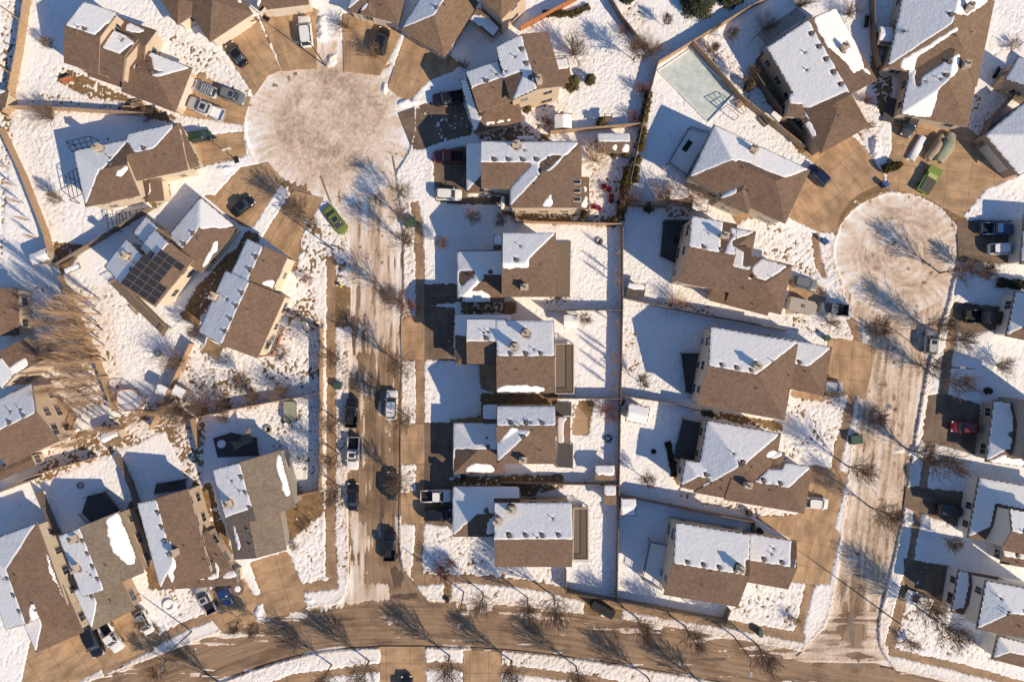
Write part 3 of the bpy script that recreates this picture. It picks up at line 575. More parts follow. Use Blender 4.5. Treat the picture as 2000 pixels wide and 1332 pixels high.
for i, (pts, c, d) in enumerate(drives):
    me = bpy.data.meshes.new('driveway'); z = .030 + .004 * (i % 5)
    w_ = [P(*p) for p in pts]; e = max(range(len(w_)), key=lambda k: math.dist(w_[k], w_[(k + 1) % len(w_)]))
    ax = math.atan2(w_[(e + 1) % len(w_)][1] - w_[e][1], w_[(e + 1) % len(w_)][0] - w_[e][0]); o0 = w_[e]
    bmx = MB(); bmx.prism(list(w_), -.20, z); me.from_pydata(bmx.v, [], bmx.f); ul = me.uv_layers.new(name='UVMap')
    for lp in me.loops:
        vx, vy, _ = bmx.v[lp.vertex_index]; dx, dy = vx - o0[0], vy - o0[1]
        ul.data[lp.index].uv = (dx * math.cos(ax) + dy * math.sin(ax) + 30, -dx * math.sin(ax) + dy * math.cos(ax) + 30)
    me.materials.append(M['drive_wet_shaded' if i in WET_SHADED else 'drive']); o = bpy.data.objects.new('driveway', me); C.objects.link(o); tag(o, kind='structure')
for (cx, cy, rx, ry, sd) in ((775, 1128, 10, 24, 1), (792, 1165, 22, 7, 2), (738, 765, 5, 38, 3), (745, 1000, 5, 30, 4), (1665, 1225, 7, 32, 5), (1672, 1300, 14, 6, 6), (700, 880, 4, 40, 7), (1390, 1288, 26, 4, 8), (930, 1190, 30, 3.5, 9), (560, 1300, 34, 4, 10)):
    wob = lambda t: 1 + .22 * math.sin(2 * t + sd) + .16 * math.sin(3 * t + 2 * sd) + .12 * math.sin(5 * t + sd * 3) + .08 * math.sin(9 * t + sd)
    pts = [P(cx + rx * math.cos(t * .1309) * wob(t * .1309), cy + ry * math.sin(t * .1309) * wob(t * .1309)) for t in range(48)]; b = MB(); b.poly([(x, y, -.1385) for x, y in pts][::-1]); tag(b.build('meltwater', M['wet']), kind='structure')
# kerbs
for k, rows in ribs.items():
    for side in (0, 1):
        b = MB(); r0 = 3 if k != 'south' else 0
        run = [P(*rows[i][side]) for i in range(r0, len(rows) - 4)]
        for i in range(len(run) - 1):
            if k == 'south':      # the kerb stops at the two street mouths
                mx_ = (run[i][0] / S + 1000)
                top = (666 - run[i][1] / S) < (1200 + .1 * (mx_ - 800)) 
                isn = side == 1
                if isn and (632 < mx_ < 850 or 1545 < mx_ < 1720): continue
            (xa, ya), (xb, yb) = run[i], run[i + 1]; l = math.hypot(xb - xa, yb - ya)
            b.box((xa + xb) / 2, (ya + yb) / 2, -.2, l + .02, .18, .205, math.atan2(yb - ya, xb - xa))
        tag(b.build('kerb', M['kerb']), kind='structure')
# ice rink
M['ice'] = mat('rink_ice', (.50, .60, .57), .22, .12, .8, spec=.5, col2=(.68, .74, .71), fine=.08)
b = MB(); b.prism([P(*p) for p in RINK], -.05, .05); rk = b.build('ice_sheet', M['ice'])
rr = empty('ice_rink', (0, 0, 0)); tag(rr, 'pale green backyard ice rink with low boards', 'ice rink'); rk.parent = rr
b = MB()
for i in range(4):
    (xa, ya), (xb, yb) = P(*RINK[i]), P(*RINK[(i + 1) % 4])
    b.box((xa + xb) / 2, (ya + yb) / 2, 0, math.dist((xa, ya), (xb, yb)), .06, .28, math.atan2(yb - ya, xb - xa))
b.build('board', M['clean_snow'], rr)
# ------------------------------------------------------------------ houses
NW = Vector((-0.80, 0.60))           # roof slopes that face away from the low sun keep their snow
class Block:
    def __init__(s, A, B, Cc, h, ends, p=.45, door=None, snow=True):
        a, b, c = Vector(P(*A, h)), Vector(P(*B, h)), Vector(P(*Cc, h))
        s.u = (b - a).normalized(); v = Vector((-s.u.y, s.u.x)); 
        if v.dot(c - a) < 0: v = -v
        s.v = v; s.o = a; s.L = (b - a).length; s.W = abs((c - a).dot(v)); s.h = h; s.ends = ends; s.p = p; s.door = door; s.snow = snow
        s.F = [('t0', s.v, 0), ('t1', -s.v, s.W)]      # inward direction of rise
        if ends[0] == 'h': s.F.append(('s0', s.u, 0))
        if ends[1] == 'h': s.F.append(('s1', -s.u, s.L))
    def w(s, a, t): q = s.o + s.u * a + s.v * t; return (q.x, q.y)
    def lin(s, k):     # facet distance as coefficients (ca, ct, c0) in local (a, t)
        return {'t0': (0, 1, 0), 't1': (0, -1, s.W), 's0': (1, 0, 0), 's1': (-1, 0, s.L)}[k]
    def height(s, x, y):
        dx, dy = x - s.o.x, y - s.o.y; a = dx * s.u.x + dy * s.u.y; t = dx * s.v.x + dy * s.v.y
        ds = [ca * a + ct * t + c0 for ca, ct, c0 in (s.lin(f[0]) for f in s.F)]
        ds = np.stack(ds); k = ds.argmin(0); d = ds.min(0)
        inside = (a >= 0) & (a <= s.L) & (t >= 0) & (t <= s.W)
        return np.where(inside, s.h + s.p * d, -1e3), k
    def facets(s):
        out = []
        for f in s.F:
            poly = [(0, 0), (s.L, 0), (s.L, s.W), (0, s.W)]; me_ = s.lin(f[0])
            for g in s.F:
                if g[0] == f[0]: continue
                o_ = s.lin(g[0]); dc = [o_[i] - me_[i] for i in range(3)]; new = []
                for i in range(len(poly)):
                    p, q = poly[i], poly[(i + 1) % len(poly)]; fp = dc[0] * p[0] + dc[1] * p[1] + dc[2]; fq = dc[0] * q[0] + dc[1] * q[1] + dc[2]
                    if fp >= -1e-9: new.append(p)
                    if (fp > 1e-9 and fq < -1e-9) or (fp < -1e-9 and fq > 1e-9):
                        k = fp / (fp - fq); new.append((p[0] + (q[0] - p[0]) * k, p[1] + (q[1] - p[1]) * k))
                poly = new
                if len(poly) < 3: break
            if len(poly) >= 3: out.append((f, [(a, t, s.h + s.p * (me_[0] * a + me_[1] * t + me_[2])) for a, t in poly]))
        return out
    def dist(s, a, t): return min(c[0] * a + c[1] * t + c[2] for c in (s.lin(f[0]) for f in s.F))
def make_house(idx, label, roof, wall, blocks, chim=(), patch=(), bare=(), group='houses on the snowy streets', name='house', windows=True, fascia='fascia', vents=True, skylights=()):
    EAVE = {16: 4.3, 18: 5.4, 19: 5.2, 20: 4.9, 21: 3.8, 22: 4.9, 23: 4.6, 24: 4.6, 25: 5.0, 26: 4.8, 11: 5.6, 10: 6.2, 13: 5.5, 0: 5.6}
    lift = lambda h_: h_ if name != 'house' else EAVE[idx] + (h_ - 5.7) * .5 if (idx in EAVE and h_ > 5) else (h_ + (1.7 if idx in (7, 8, 9) else 1.2) if h_ > 5.0 else h_ + .7 if h_ > 4.0 else {12: 4.8, 15: 5.5}.get(idx, h_))
    bl = [Block(*b[:3], lift(b[3]), *b[4:]) for b in blocks]
    cx = sum(b.w(b.L / 2, b.W / 2)[0] for b in bl) / len(bl); cy = sum(b.w(b.L / 2, b.W / 2)[1] for b in bl) / len(bl)
    root = empty(name, (cx, cy, 0)); tag(root, label, 'shed' if name == 'garden_shed' else 'house', group)
    def sh(o): o.location = (-cx, -cy, 0); return o
    def hfun(x, y):
        z = -1e3
        for b in bl:
            zz, _ = b.height(np.array([x]), np.array([y])); z = max(z, float(zz[0]))
        return z
    rb = MB()
    for bi, b in enumerate(bl):
        eps = .003 * bi
        for (f, pts) in b.facets():
            T = [(*b.w(a, t), z + eps) for a, t, z in pts]
            nrm = (Vector(T[1]) - Vector(T[0])).cross(Vector(T[2]) - Vector(T[0]))
            if nrm.z < 0: T = T[::-1]; pts = pts[::-1]
            rb.poly(T, 0); rb.poly([(x, y, z - .20) for x, y, z in T[::-1]], 1)
            for i in range(len(pts)):
                (a0, t0, _), (a1, t1, _) = pts[i], pts[(i + 1) % len(pts)]
                e = 1e-6
                if (abs(a0) < e and abs(a1) < e) or (abs(a0 - b.L) < e and abs(a1 - b.L) < e) or (abs(t0) < e and abs(t1) < e) or (abs(t0 - b.W) < e and abs(t1 - b.W) < e):
                    p, q = T[i], T[(i + 1) % len(T)]
                    rb.poly([(p[0], p[1], p[2] - .2), (q[0], q[1], q[2] - .2), q, p], 1)
    ro = sh(rb.build('roof', [M[roof], M[fascia]], root))
    wb = MB(); wins = []; doors = []
    for bi, b in enumerate(bl):
        q = .42 + .004 * bi; qg = .28 + .004 * bi
        a0 = q if b.ends[0] == 'h' else qg; a1 = b.L - (q if b.ends[1] == 'h' else qg); t0, t1 = q, b.W - q
        if a1 - a0 < .5 or t1 - t0 < .5: continue
        ze = b.h + b.p * q - .215; zr = b.h + b.p * b.W / 2 - .215
        c = [(a0, t0), (a1, t0), (a1, t1), (a0, t1)]
        def wp(a, t, z): return (*b.w(a, t), z)
        for k, (p, r_) in enumerate(((c[0], c[1]), (c[1], c[2]), (c[2], c[3]), (c[3], c[0]))):
            pts = [wp(*p, -.1), wp(*r_, -.1), wp(*r_, ze)]
            if (k == 1 and b.ends[1] == 'g') or (k == 3 and b.ends[0] == 'g'): pts.append(wp(p[0], b.W / 2, zr))
            pts.append(wp(*p, ze)); wb.poly(pts, 0)
            # windows and doors only where the wall can be seen and is not swallowed by another part of the house
            pw, rw = Vector(b.w(*p)), Vector(b.w(*r_)); d = rw - pw; n = [-b.v, b.u, b.v, -b.u][k]; n = n.normalized(); mid = (pw + rw) / 2
            nm = ('t0', 's1', 't1', 's0')[k]
            if b.door == nm:
                doors.append((mid, n, min(4.9, d.length * .8), b)); continue
            if not windows or n.dot(-mid) < 4: continue
            m_ = max(1, int(d.length // 2.7))
            for i in range(m_):
                cpos = pw + d * ((i + .5) / m_)
                for z0, hh in ([(1.1, 1.25)] + ([(4.6 if b.h > 6.2 else 3.6, 1.3)] if b.h > 4.9 else [])):
                    test = cpos + n * .5
                    if hfun(test.x, test.y) > z0 + 1.9 + .9 and any(o_ is not b and o_.height(np.array([test.x]), np.array([test.y]))[0][0] > z0 + hh - .2 and _deep(o_, test) for o_ in bl): continue
                    if random.random() < .25: continue
                    wins.append((cpos, n, z0, random.choice((.9, 1.2, 1.6)), hh))
    wo = sh(wb.build('wall', M['wall_' + wall], root))
    for cpos, n, z0, ww, hh in wins:
        rz = math.atan2(n.y, n.x) + math.pi / 2
        fb = MB(); ca, sa = math.cos(rz), math.sin(rz)
        for (ox, oz, lx, lz) in ((0, 0, ww + .16, .08), (0, hh + .08, ww + .16, .08), (-ww / 2 - .04, .08, .08, hh), (ww / 2 + .04, .08, .08, hh)):
            fb.box(ox, 0, z0 + oz, lx, .09, lz)
        fb.box(0, 0, z0 + .08, .05, .07, hh)
        fo = fb.build('window', M['trim'], root); fo.location = (cpos.x + n.x * .03 - cx, cpos.y + n.y * .03 - cy, 0); fo.rotation_euler = (0, 0, rz)
        gb = MB(); gb.box(0, 0, z0 + .08, ww, .04, hh); gb.build('pane', M['glass'], fo)
    for mid, n, wd, b in doors:
        rz = math.atan2(n.y, n.x) + math.pi / 2
        db = MB(); db.box(0, 0, 0, wd, .10, 2.2); do = db.build('garage_door', M['door'], root)
        do.location = (mid.x + n.x * .04 - cx, mid.y + n.y * .04 - cy, 0); do.rotation_euler = (0, 0, rz)
    # chimneys
    def pix2roof(px, py):
        z = 5
        for _ in range(6): x, y = P(px, py, z); zz = hfun(x, y); z = zz if zz > 0 else z
        x, y = P(px, py, z); return x, y, z
    mel = []
    for cpx, cpy in chim:
        x, y, z = pix2roof(cpx, cpy); cb = MB(); rz = math.atan2(bl[0].u.y, bl[0].u.x)
        cb.box(x, y, z - .8, .95, .75, 2.0, rz); co_ = sh(cb.build('chimney', M['chim'], ro)); co_.location = (0, 0, 0)
        kb = MB(); kb.box(x, y, z + 1.2, 1.1, .9, .07, rz); kb.tube((x, y, z + 1.27), (x, y, z + 1.6), .13, .13, 8, 1); kb.tube((x, y, z + 1.6), (x, y, z + 1.66), .22, .2, 8, 1)
        kb.build('cap', [M['chim'], M['vent']], co_); mel.append((x, y, .62, 1))
    for spx, spy in skylights:
        x, y, z = pix2roof(spx, spy); b_ = bl[2]; rz = math.atan2(b_.v.y, b_.v.x)
        cb = MB(); cb.box(x, y, z - .1, 1.1, .7, .3, rz); so_ = cb.build('skylight', M['trim'], ro)
        kb = MB(); kb.box(x, y, z + .15, .9, .5, .07, rz); kb.build('pane', M['glass'], so_)
    # roof vents along the ridge of the snowy slope
    vb = None
    for bi, b in enumerate(bl if vents else []):
        cand = [f for f in b.F if f[1].dot(-NW) > .25 and f[0][0] == 't']
        if not cand or b.L < 5: continue
        f = cand[0];         lo = b.W / 2 if b.ends[0] == 'h' else .9; hi = b.L - (b.W / 2 if b.ends[1] == 'h' else .9); n_ = max(1, int((hi - lo) // 1.9))
        if hi - lo < .6: lo, hi = b.L / 2 - .3, b.L / 2 + .3; n_ = 1
        for i in range(min(n_, 6)):
            a = lo + (hi - lo) * (i + .5) / n_; t = b.W / 2 - .50 if f[0] == 't0' else b.W / 2 + .50
            x, y = b.w(a, t); z = hfun(x, y)
            if z > b.h + b.p * (b.W / 2 - .5) + .06 or z < 0: continue
            v_ = MB(); v_.box(x, y, z - .05, .42, .42, .25, math.atan2(b.u.y, b.u.x), 0, .8); v_.build('roof_vent', M['vent'], ro); mel.append((x, y, .34, 1))
        # plumbing stacks on either slope
        for _ in range(2):
            a = random.uniform(.25, .75) * b.L; t = random.uniform(.2, .8) * b.W; x, y = b.w(a, t); z = hfun(x, y)
            if z > 0 and b.dist(a, t) > .5:
                v_ = MB(); v_.tube((x, y, z - .1), (x, y, z + .45), .07, .07, 7); v_.build('vent_pipe', M['vent'], ro); mel.append((x, y, .18, 1))
    # snow on the roof
    g = .17; cs = [b.w(a, t) for b in bl for a in (0, b.L) for t in (0, b.W)]
    xs = np.arange(min(c[0] for c in cs) - .5, max(c[0] for c in cs) + .5, g); ys = np.arange(min(c[1] for c in cs) - .5, max(c[1] for c in cs) + .5, g)
    GX, GY = np.meshgrid(xs, ys); Z = np.full(GX.shape, -1e3); SN = np.zeros(GX.shape, bool)
    for b in bl:
        z, k = b.height(GX, GY); fl = np.array([(f[1].dot(-NW) > .12) and b.snow for f in b.F])[k]; up = z > Z; SN = np.where(up, fl, SN); Z = np.maximum(Z, z)
    ok = Z > 0; SN &= ok
    kk = H / (H - np.where(ok, Z, 0)) / S; QX = 1000 + GX * kk; QY = 666 - GY * kk
    n1 = fnoise(GX / .9, GY / .9, 200 + idx, 3); n2 = fnoise(GX / .35, GY / .35, 300 + idx, 2)
    F = blur(SN.astype(float), 1, 2) - .5
    inner = blur(SN.astype(float), 3, 2); F = np.where(inner > .93, .5, F)
    F = F + .10 * n1 - .08
    for pts in bare:
        pm = blur((inpoly(QX, QY, pts)).astype(float), 1, 2); F = np.minimum(F, .5 - pm + .06 * n1)
    for pts in patch:
        pm = blur((inpoly(QX, QY, pts) & ok).astype(float), 1, 2) - .5; F = np.maximum(F, np.where(pm > -.4, pm * 1.3 + .26 * n1 + .16 * n2 - .02, -.5))
    for mx_, my_, r_, _ in mel:
        dd = np.hypot(GX - mx_, GY - my_); F = np.minimum(F, (dd - r_ * (1 + .25 * n1)) * 1.2)
    th = np.clip(F * .35, -.12, .09) + np.where(F > .1, .012 * n1, 0)
    ZZ = np.where(ok, Z, -50) + th; kv = (F > 0) & ok
    okc = ok[:-1, :-1] & ok[1:, :-1] & ok[:-1, 1:] & ok[1:, 1:]
    st = np.stack([ZZ[:-1, :-1], ZZ[1:, :-1], ZZ[:-1, 1:], ZZ[1:, 1:]]); flat = (st.max(0) - st.min(0)) < .42
    kp = (kv[:-1, :-1] | kv[1:, :-1] | kv[:-1, 1:] | kv[1:, 1:]) & okc & flat
    if kp.any(): grid_mesh('roof_snow', GX - 0, GY - 0, ZZ, kp, M['roof_snow'], ro, attrs={'dirt': np.zeros(GX.shape)})
    return root, ro, bl, pix2roof
def _deep(b, p):
    d = p - b.o; a, t = d.dot(b.u), d.dot(b.v); return .2 < a < b.L - .2 and .2 < t < b.W - .2
HS = [
 dict(label='long brown-roofed house in the top left corner with stepped gables, three vehicles outside', roof='roof_brown', wall='beige',
  blocks=[((163, 3), (231, 25), (131, 125), 5.8, 'gg'), ((216, 57), (270, 77), (195, 144), 5.2, 'gg'), ((238, 70), (272, 84), (212, 149), 4.2, 'gg'), ((235, 36), (306, 60), (262, 130), 3.2, 'gg'), ((270, 92), (376, 133), (347, 222), 3.0, 'gh', .42, 's1'), ((180, 120), (280, 155), (170, 148), 2.8, 'gg', .2)],
  bare=[[(225, 62), (245, 20), (310, 60), (300, 90), (272, 92), (245, 70)], [(270, 92), (296, 112), (300, 138), (330, 140), (376, 133), (260, 150)], [(186, 68), (233, 25), (222, 60), (190, 90)], [(235, 104), (270, 78), (270, 100), (240, 120)]],
  patch=[[(247, 42), (288, 60), (270, 66), (244, 60)], [(296, 120), (316, 113), (366, 131), (340, 141), (306, 139)]]),
 dict(label='brown hip-roofed house at the top edge with a black sedan on its angled drive', roof='roof_brown', wall='cream',
  blocks=[((494, 27), (432, -66), (410, 84), 3.2, 'hg', .45, 's0'), ((346, 50), (305, -12), (400, 15), 3.2, 'hg')], bare=[[(300, -80), (520, -80), (520, 100), (300, 100)]], patch=[[(465, -5), (474, 8), (476, 17), (464, 5)], [(390, 44), (394, 46), (403, 60), (400, 58)]]),
 dict(label='brown-roofed house cut by the top edge, right above the drive with the white car', roof='roof_brown', wall='cream',
  blocks=[((505, 21), (604, 9), (496, -75), 3.2, 'gg', .45, 't0')], bare=[[(480, -90), (620, -90), (620, 30), (480, 30)]], patch=[[(500, 20), (506, -6), (514, -6), (505, 19)]]),
 dict(label='hip roof at the top edge with two small blue-shaded snow slopes above a dark car', roof='roof_brown', wall='cream',
  blocks=[((678, 22), (778, 46), (700, -62), 3.1, 'hh', .45, 't0'), ((702, 28), (730, 34), (706, -10), 3.5, 'hh')]),
 dict(label='large pointed brown roof at the top edge with a sharp hip corner over its drive', roof='roof_tan', wall='beige',
  blocks=[((868, 112), (935, 5), (790, 45), 3.2, 'hg', .5), ((980, 38), (1035, -18), (925, -8), 5.4, 'hg'), ((962, 76), (916, 38), (978, 52), 2.9, 'gg', .12)],
  bare=[[(925, -80), (1060, -80), (1000, 45), (926, 20)]], patch=[[(922, 28), (968, 38), (978, 52), (963, 74), (940, 50), (915, 56)]]),
 dict(label='house beside the left turnaround with big snowy slope and tall beige side wall', roof='roof_brown', wall='beige',
  blocks=[((1070, 62), (1101, 168), (966, 91), 5.8, 'gg'), ((935, 219), (1030, 187), (908, 140), 4.8, 'gg'), ((926, 262), (1022, 236), (895, 157), 3.0, 'hg'), ((1074, 118), (1108, 112), (1085, 166), 3.0, 'gg', .2)],
  patch=[[(943, 243), (960, 238), (1008, 231), (1009, 235), (950, 246)], [(1000, 196), (1024, 145), (1034, 172)]], bare=[[(932, 172), (1024, 138), (1000, 198), (936, 218)], [(1015, 250), (940, 215), (942, 241), (1020, 228)]], chim=[(1052, 160)]),
 dict(label='wide house beside the parked red pickup with three skylights and a diagonal snowy valley', roof='roof_brown', wall='cream',
  blocks=[((940, 276), (1134, 276), (940, 369), 5.7, 'gh'), ((995, 406), (995, 279), (1136, 406), 5.7, 'hh'), ((1113, 410), (1113, 346), (1151, 346), 3.1, 'gg', .15), ((911, 377), (965, 377), (911, 281), 3.0, 'hg', .45), ((977, 410), (977, 379), (994, 379), 2.9, 'gg', .1)],
  skylights=[(1127, 356), (1127, 373), (1127, 390)], patch=[[(1052, 408), (1077, 377), (1079, 403), (1058, 405)], [(1140, 365), (1145, 362), (1149, 405), (1132, 404), (1142, 385)]],
  bare=[[(1111, 344), (1152, 344), (1152, 412), (1111, 412)], [(1053, 318), (1078, 304), (1100, 304), (1060, 340), (1053, 340)], [(912, 376), (938, 350), (975, 350), (975, 380)]], chim=[(1008, 285)]),
 dict(label='centre row house with a white triangle of snow round a brown garage patch', roof='roof_brown', wall='beige',
  blocks=[((980, 455), (1086, 455), (980, 580), 5.7, 'gh'), ((893, 489), (985, 489), (893, 590), 3.1, 'hg'), ((964, 459), (985, 459), (964, 500), 3.0, 'gg', .12)],
  bare=[[(896, 530), (933, 530), (898, 562)], [(945, 541), (972, 541), (972, 590), (925, 565)]], patch=[[(980, 456), (1000, 470), (1034, 500), (1034, 526), (980, 524)], [(897, 590), (905, 578), (925, 567), (955, 570), (961, 590)], [(901, 572), (942, 535), (946, 543), (900, 590)]], chim=[(1024, 562)]),
 dict(label='centre row house with two snowy slopes and a ragged snow strip along its bottom eave', roof='roof_brown', wall='tan',
  blocks=[((889, 614), (1000, 614), (889, 712), 3.0, 'hg'), ((912, 623), (988, 623), (912, 711), 5.5, 'gg'), ((970, 626), (1082, 626), (970, 767), 5.7, 'gg')],
  patch=[[(968, 765), (972, 756), (990, 751), (1030, 753), (1066, 757), (1064, 765)]], bare=[[(890, 655), (911, 655), (911, 712), (888, 712)]], chim=[(1004, 677), (1026, 650)]),
 dict(label='house with a diagonal brown and white hip roof between the two shaded driveways', roof='roof_brown', wall='beige',
  blocks=[((970, 792), (1085, 792), (970, 868), 5.7, 'gg', .6), ((970, 906), (970, 793), (1085, 906), 5.7, 'hh'), ((885, 826), (985, 826), (885, 925), 3.1, 'hg'), ((943, 788), (976, 788), (943, 850), 3.0, 'gg', .1), ((1087, 864), (1087, 814), (1114, 814), 2.9, 'gh')],
  patch=[[(1000, 834), (1028, 845), (972, 903), (970, 868)], [(907, 922), (912, 910), (932, 904), (958, 908), (970, 922)], [(1088, 816), (1108, 816), (1092, 827)]], bare=[[(975, 832), (1006, 832), (968, 868)], [(888, 877), (968, 877), (968, 925), (886, 925)]], chim=[(1021, 896)]),
 dict(label='gabled house on the street corner with a wide snowy slope and five melted roof vents', roof='roof_brown', wall='tan',
  blocks=[((966, 982), (1117, 982), (966, 1107), 5.7, 'gg'), ((884, 950), (1015, 950), (884, 1048), 3.1, 'hg')], chim=[(998, 993), (971, 1014)], patch=[[(955, 1008), (966, 1008), (966, 1040), (950, 1042)]]),
 dict(label='long gabled house beside the bottom road with a chimney shadow across its snowy slope', roof='roof_brown', wall='cream',
  blocks=[((1319, 1019), (1465, 1043), (1299, 1162), 5.6, 'gg'), ((1463, 1040), (1556, 1056), (1541, 1151), 3.6, 'gg')], bare=[[(1546, 1050), (1562, 1056), (1550, 1110), (1543, 1108)], [(1457, 1092), (1464, 1092), (1462, 1130), (1454, 1130)]], chim=[(1443, 1108)]),
 dict(label='wide bungalow with a huge blue-shaded snowy hip roof and a dark deck behind it', roof='roof_brown', wall='beige',
  blocks=[((1380, 820), (1526, 846), (1355, 962), 3.5, 'hh'), ((1337, 897), (1440, 914), (1324, 951), 3.5, 'hg'), ((1430, 884), (1587, 911), (1570, 1003), 3.4, 'gh', .45, 's1'), ((1494, 873), (1534, 884), (1528, 918), 3.6, 'gh'), ((1345, 930), (1480, 950), (1335, 954), 3.3, 'gg', .3)],
  bare=[[(1430, 884), (1478, 940), (1500, 916), (1540, 918), (1540, 895), (1490, 875), (1440, 930), (1400, 945), (1470, 960)]], patch=[[(1493, 893), (1507, 879), (1532, 886), (1516, 896)], [(1476, 941), (1502, 915), (1527, 918), (1533, 903), (1584, 911), (1540, 950)]], chim=[(1457, 945)]),
 dict(label='large snowy-sloped house with a long chimney shadow, right of the big shaded back yard', roof='roof_brown', wall='cream',
  blocks=[((1387, 637), (1560, 668), (1359, 790), 5.5, 'gh', .45), ((1500, 654), (1626, 678), (1610, 773), 3.3, 'gh'), ((1462, 690), (1543, 767), (1420, 730), 4.6, 'gh', .4)], chim=[(1476, 714)], bare=[[(1478, 731), (1560, 668), (1524, 706), (1500, 740), (1480, 740)], [(1578, 716), (1523, 707), (1490, 745), (1560, 760)]]),
 dict(label='house with three separate snow patches on its brown roof, beside the camper trailer', roof='roof_brown', wall='beige',
  blocks=[((1350, 421), (1440, 438), (1333, 553), 5.7, 'gg'), ((1420, 476), (1468, 485), (1456, 577), 5.5, 'gg'), ((1425, 443), (1477, 453), (1468, 520), 4.8, 'gh'), ((1440, 493), (1548, 518), (1531, 616), 3.1, 'gh'), ((1395, 545), (1510, 575), (1397, 590), 2.9, 'gg', .2)],
  bare=[[(1412, 434), (1425, 420), (1445, 440), (1420, 478), (1414, 500), (1405, 500)], [(1454, 480), (1470, 482), (1466, 520), (1450, 520)], [(1430, 470), (1478, 452), (1470, 465), (1466, 500), (1430, 480)], [(1466, 500), (1550, 518), (1500, 560), (1460, 540)], [(1395, 545), (1440, 545), (1440, 600), (1390, 600)]],
  patch=[[(1426, 445), (1470, 452), (1455, 462), (1428, 458)], [(1466, 526), (1487, 505), (1540, 519), (1495, 550), (1478, 545)]], chim=[(1412, 462)]),
 dict(label='hip-roofed house below the ice rink with a snowy peak pointing up and left', roof='roof_brown', wall='cream',
  blocks=[((1394, 243), (1583, 332), (1340, 346), 3.4, 'hh', .45), ((1461, 418), (1500, 330), (1405, 388), 3.4, 'hg', .42)],
  bare=[[(1438, 312), (1462, 318), (1500, 335), (1540, 350), (1575, 331), (1600, 360), (1540, 400), (1440, 400)]], patch=[[(1500, 328), (1520, 325), (1540, 335), (1530, 345), (1512, 338)]], chim=[(1470, 293)]),
 dict(label='tall house with a very wide pale snow slope beside the slatted pergola', roof='roof_brown', wall='tan',
  blocks=[((1632, 15), (1714, 157), (1495, 92), 5.8, 'gg'), ((1698, 247), (1650, 162), (1603, 300), 3.3, 'hg', .45), ((1541, 183), (1584, 187), (1565, 230), 5.4, 'gh', .3)],
  patch=[[(1590, 32), (1632, 17), (1665, 70), (1680, 105), (1688, 130), (1668, 145), (1650, 120), (1615, 90), (1598, 60)], [(1566, 232), (1575, 222), (1600, 272), (1592, 270)], [(1683, 138), (1692, 134), (1704, 147), (1698, 146)]],
  bare=[[(1622, 100), (1655, 95), (1672, 130), (1640, 135)], [(1560, 206), (1580, 212), (1655, 178), (1700, 240), (1600, 310), (1575, 220)]], chim=[(1645, 96)]),
 dict(label='sprawling top right house with zigzag bands of blue snow above two tarped vehicles', roof='roof_tan', wall='beige',
  blocks=[((1943, 3), (1908, 169), (1765, -25), 3.4, 'gh', .42), ((1890, 249), (1915, 120), (1757, 231), 3.3, 'hg', .40)],
  bare=[[(1746, 122), (1885, 36), (1890, 50), (1762, 119)], [(1788, 112), (1876, 55), (1960, 0), (1960, 175), (1930, 260), (1815, 260), (1832, 178), (1872, 140), (1876, 102), (1800, 150), (1797, 170), (1788, 170)], [(1870, 0), (1960, 0), (1960, 60), (1880, 60)]],
  patch=[[(1753, 157), (1762, 118), (1868, 53), (1872, 60), (1792, 112), (1783, 157)], [(1758, 231), (1768, 175), (1797, 171), (1803, 149), (1877, 102), (1870, 140), (1832, 176), (1820, 229)], [(1800, -40), (1930, -10), (1930, 5), (1890, 30), (1870, 30)]], chim=[(1888, 18), (1881, 131)]),
 dict(label='house left of the turnaround with a snowy corner hip, dark pergola and roof chimney', roof='roof_brown', wall='cream',
  blocks=[((143, 295), (250, 272), (167, 405), 5.6, 'hg', .45), ((247, 262), (347, 240), (270, 353), 4.4, 'gh', .42), ((283, 396), (276, 340), (320, 388), 3.0, 'hg', .4), ((330, 250), (352, 240), (352, 340), 3.2, 'gh', .4)],
  patch=[[(223, 344), (260, 308), (258, 325), (235, 345)]], bare=[[(262, 298), (290, 298), (290, 400), (170, 407), (188, 345), (250, 276)], [(338, 236), (372, 236), (372, 340), (330, 340)]], chim=[(196, 291)]),
 dict(label='angled house with solar panels on its brown slope and a white garage hip', roof='roof_brown', wall='cream',
  blocks=[((247, 465), (203, 520), (347, 545), 5.5, 'gg'), ((303, 447), (262, 498), (380, 505), 5.4, 'gg'), ((285, 421), (258, 455), (350, 475), 3.2, 'gg', .4), ((391, 384), (318, 472), (467, 443), 3.2, 'hg', .42, 's0')],
  patch=[[(391, 384), (461, 441), (440, 446), (388, 446)], [(427, 470), (420, 470), (380, 550), (395, 530), (424, 490)]], chim=[(249, 501)]),
 dict(label='two-part house with matching snowy slopes and a row of melted vents beside the corner pavement', roof='roof_brown', wall='cream',
  blocks=[((440, 527), (386, 648), (560, 572), 5.7, 'gg'), ((482, 465), (450, 535), (563, 500), 4.5, 'gg')], chim=[(421, 579)], patch=[[(510, 552), (530, 545), (558, 570), (540, 570)]]),
 dict(label='house at the left edge with a snowy slope half hidden by leaning poplars', roof='roof_brown', wall='beige',
  blocks=[((35, 563), (38, 655), (-55, 563), 5.5, 'gg'), ((53, 658), (85, 702), (-40, 700), 4.8, 'gg')], patch=[[(-5, 735), (50, 697), (57, 712), (-5, 760)]], bare=[[(-20, 655), (85, 655), (85, 700), (-20, 700)]]),
 dict(label='house at the left edge with a wide beige window wall facing an orange deck', roof='roof_brown', wall='beige',
  blocks=[((-40, 795), (63, 747), (103, 867), 5.8, 'gg'), ((-40, 925), (60, 885), (70, 910), 3.1, 'gg', .2)], bare=[[(-30, 925), (-30, 880), (90, 860), (90, 925)]]),
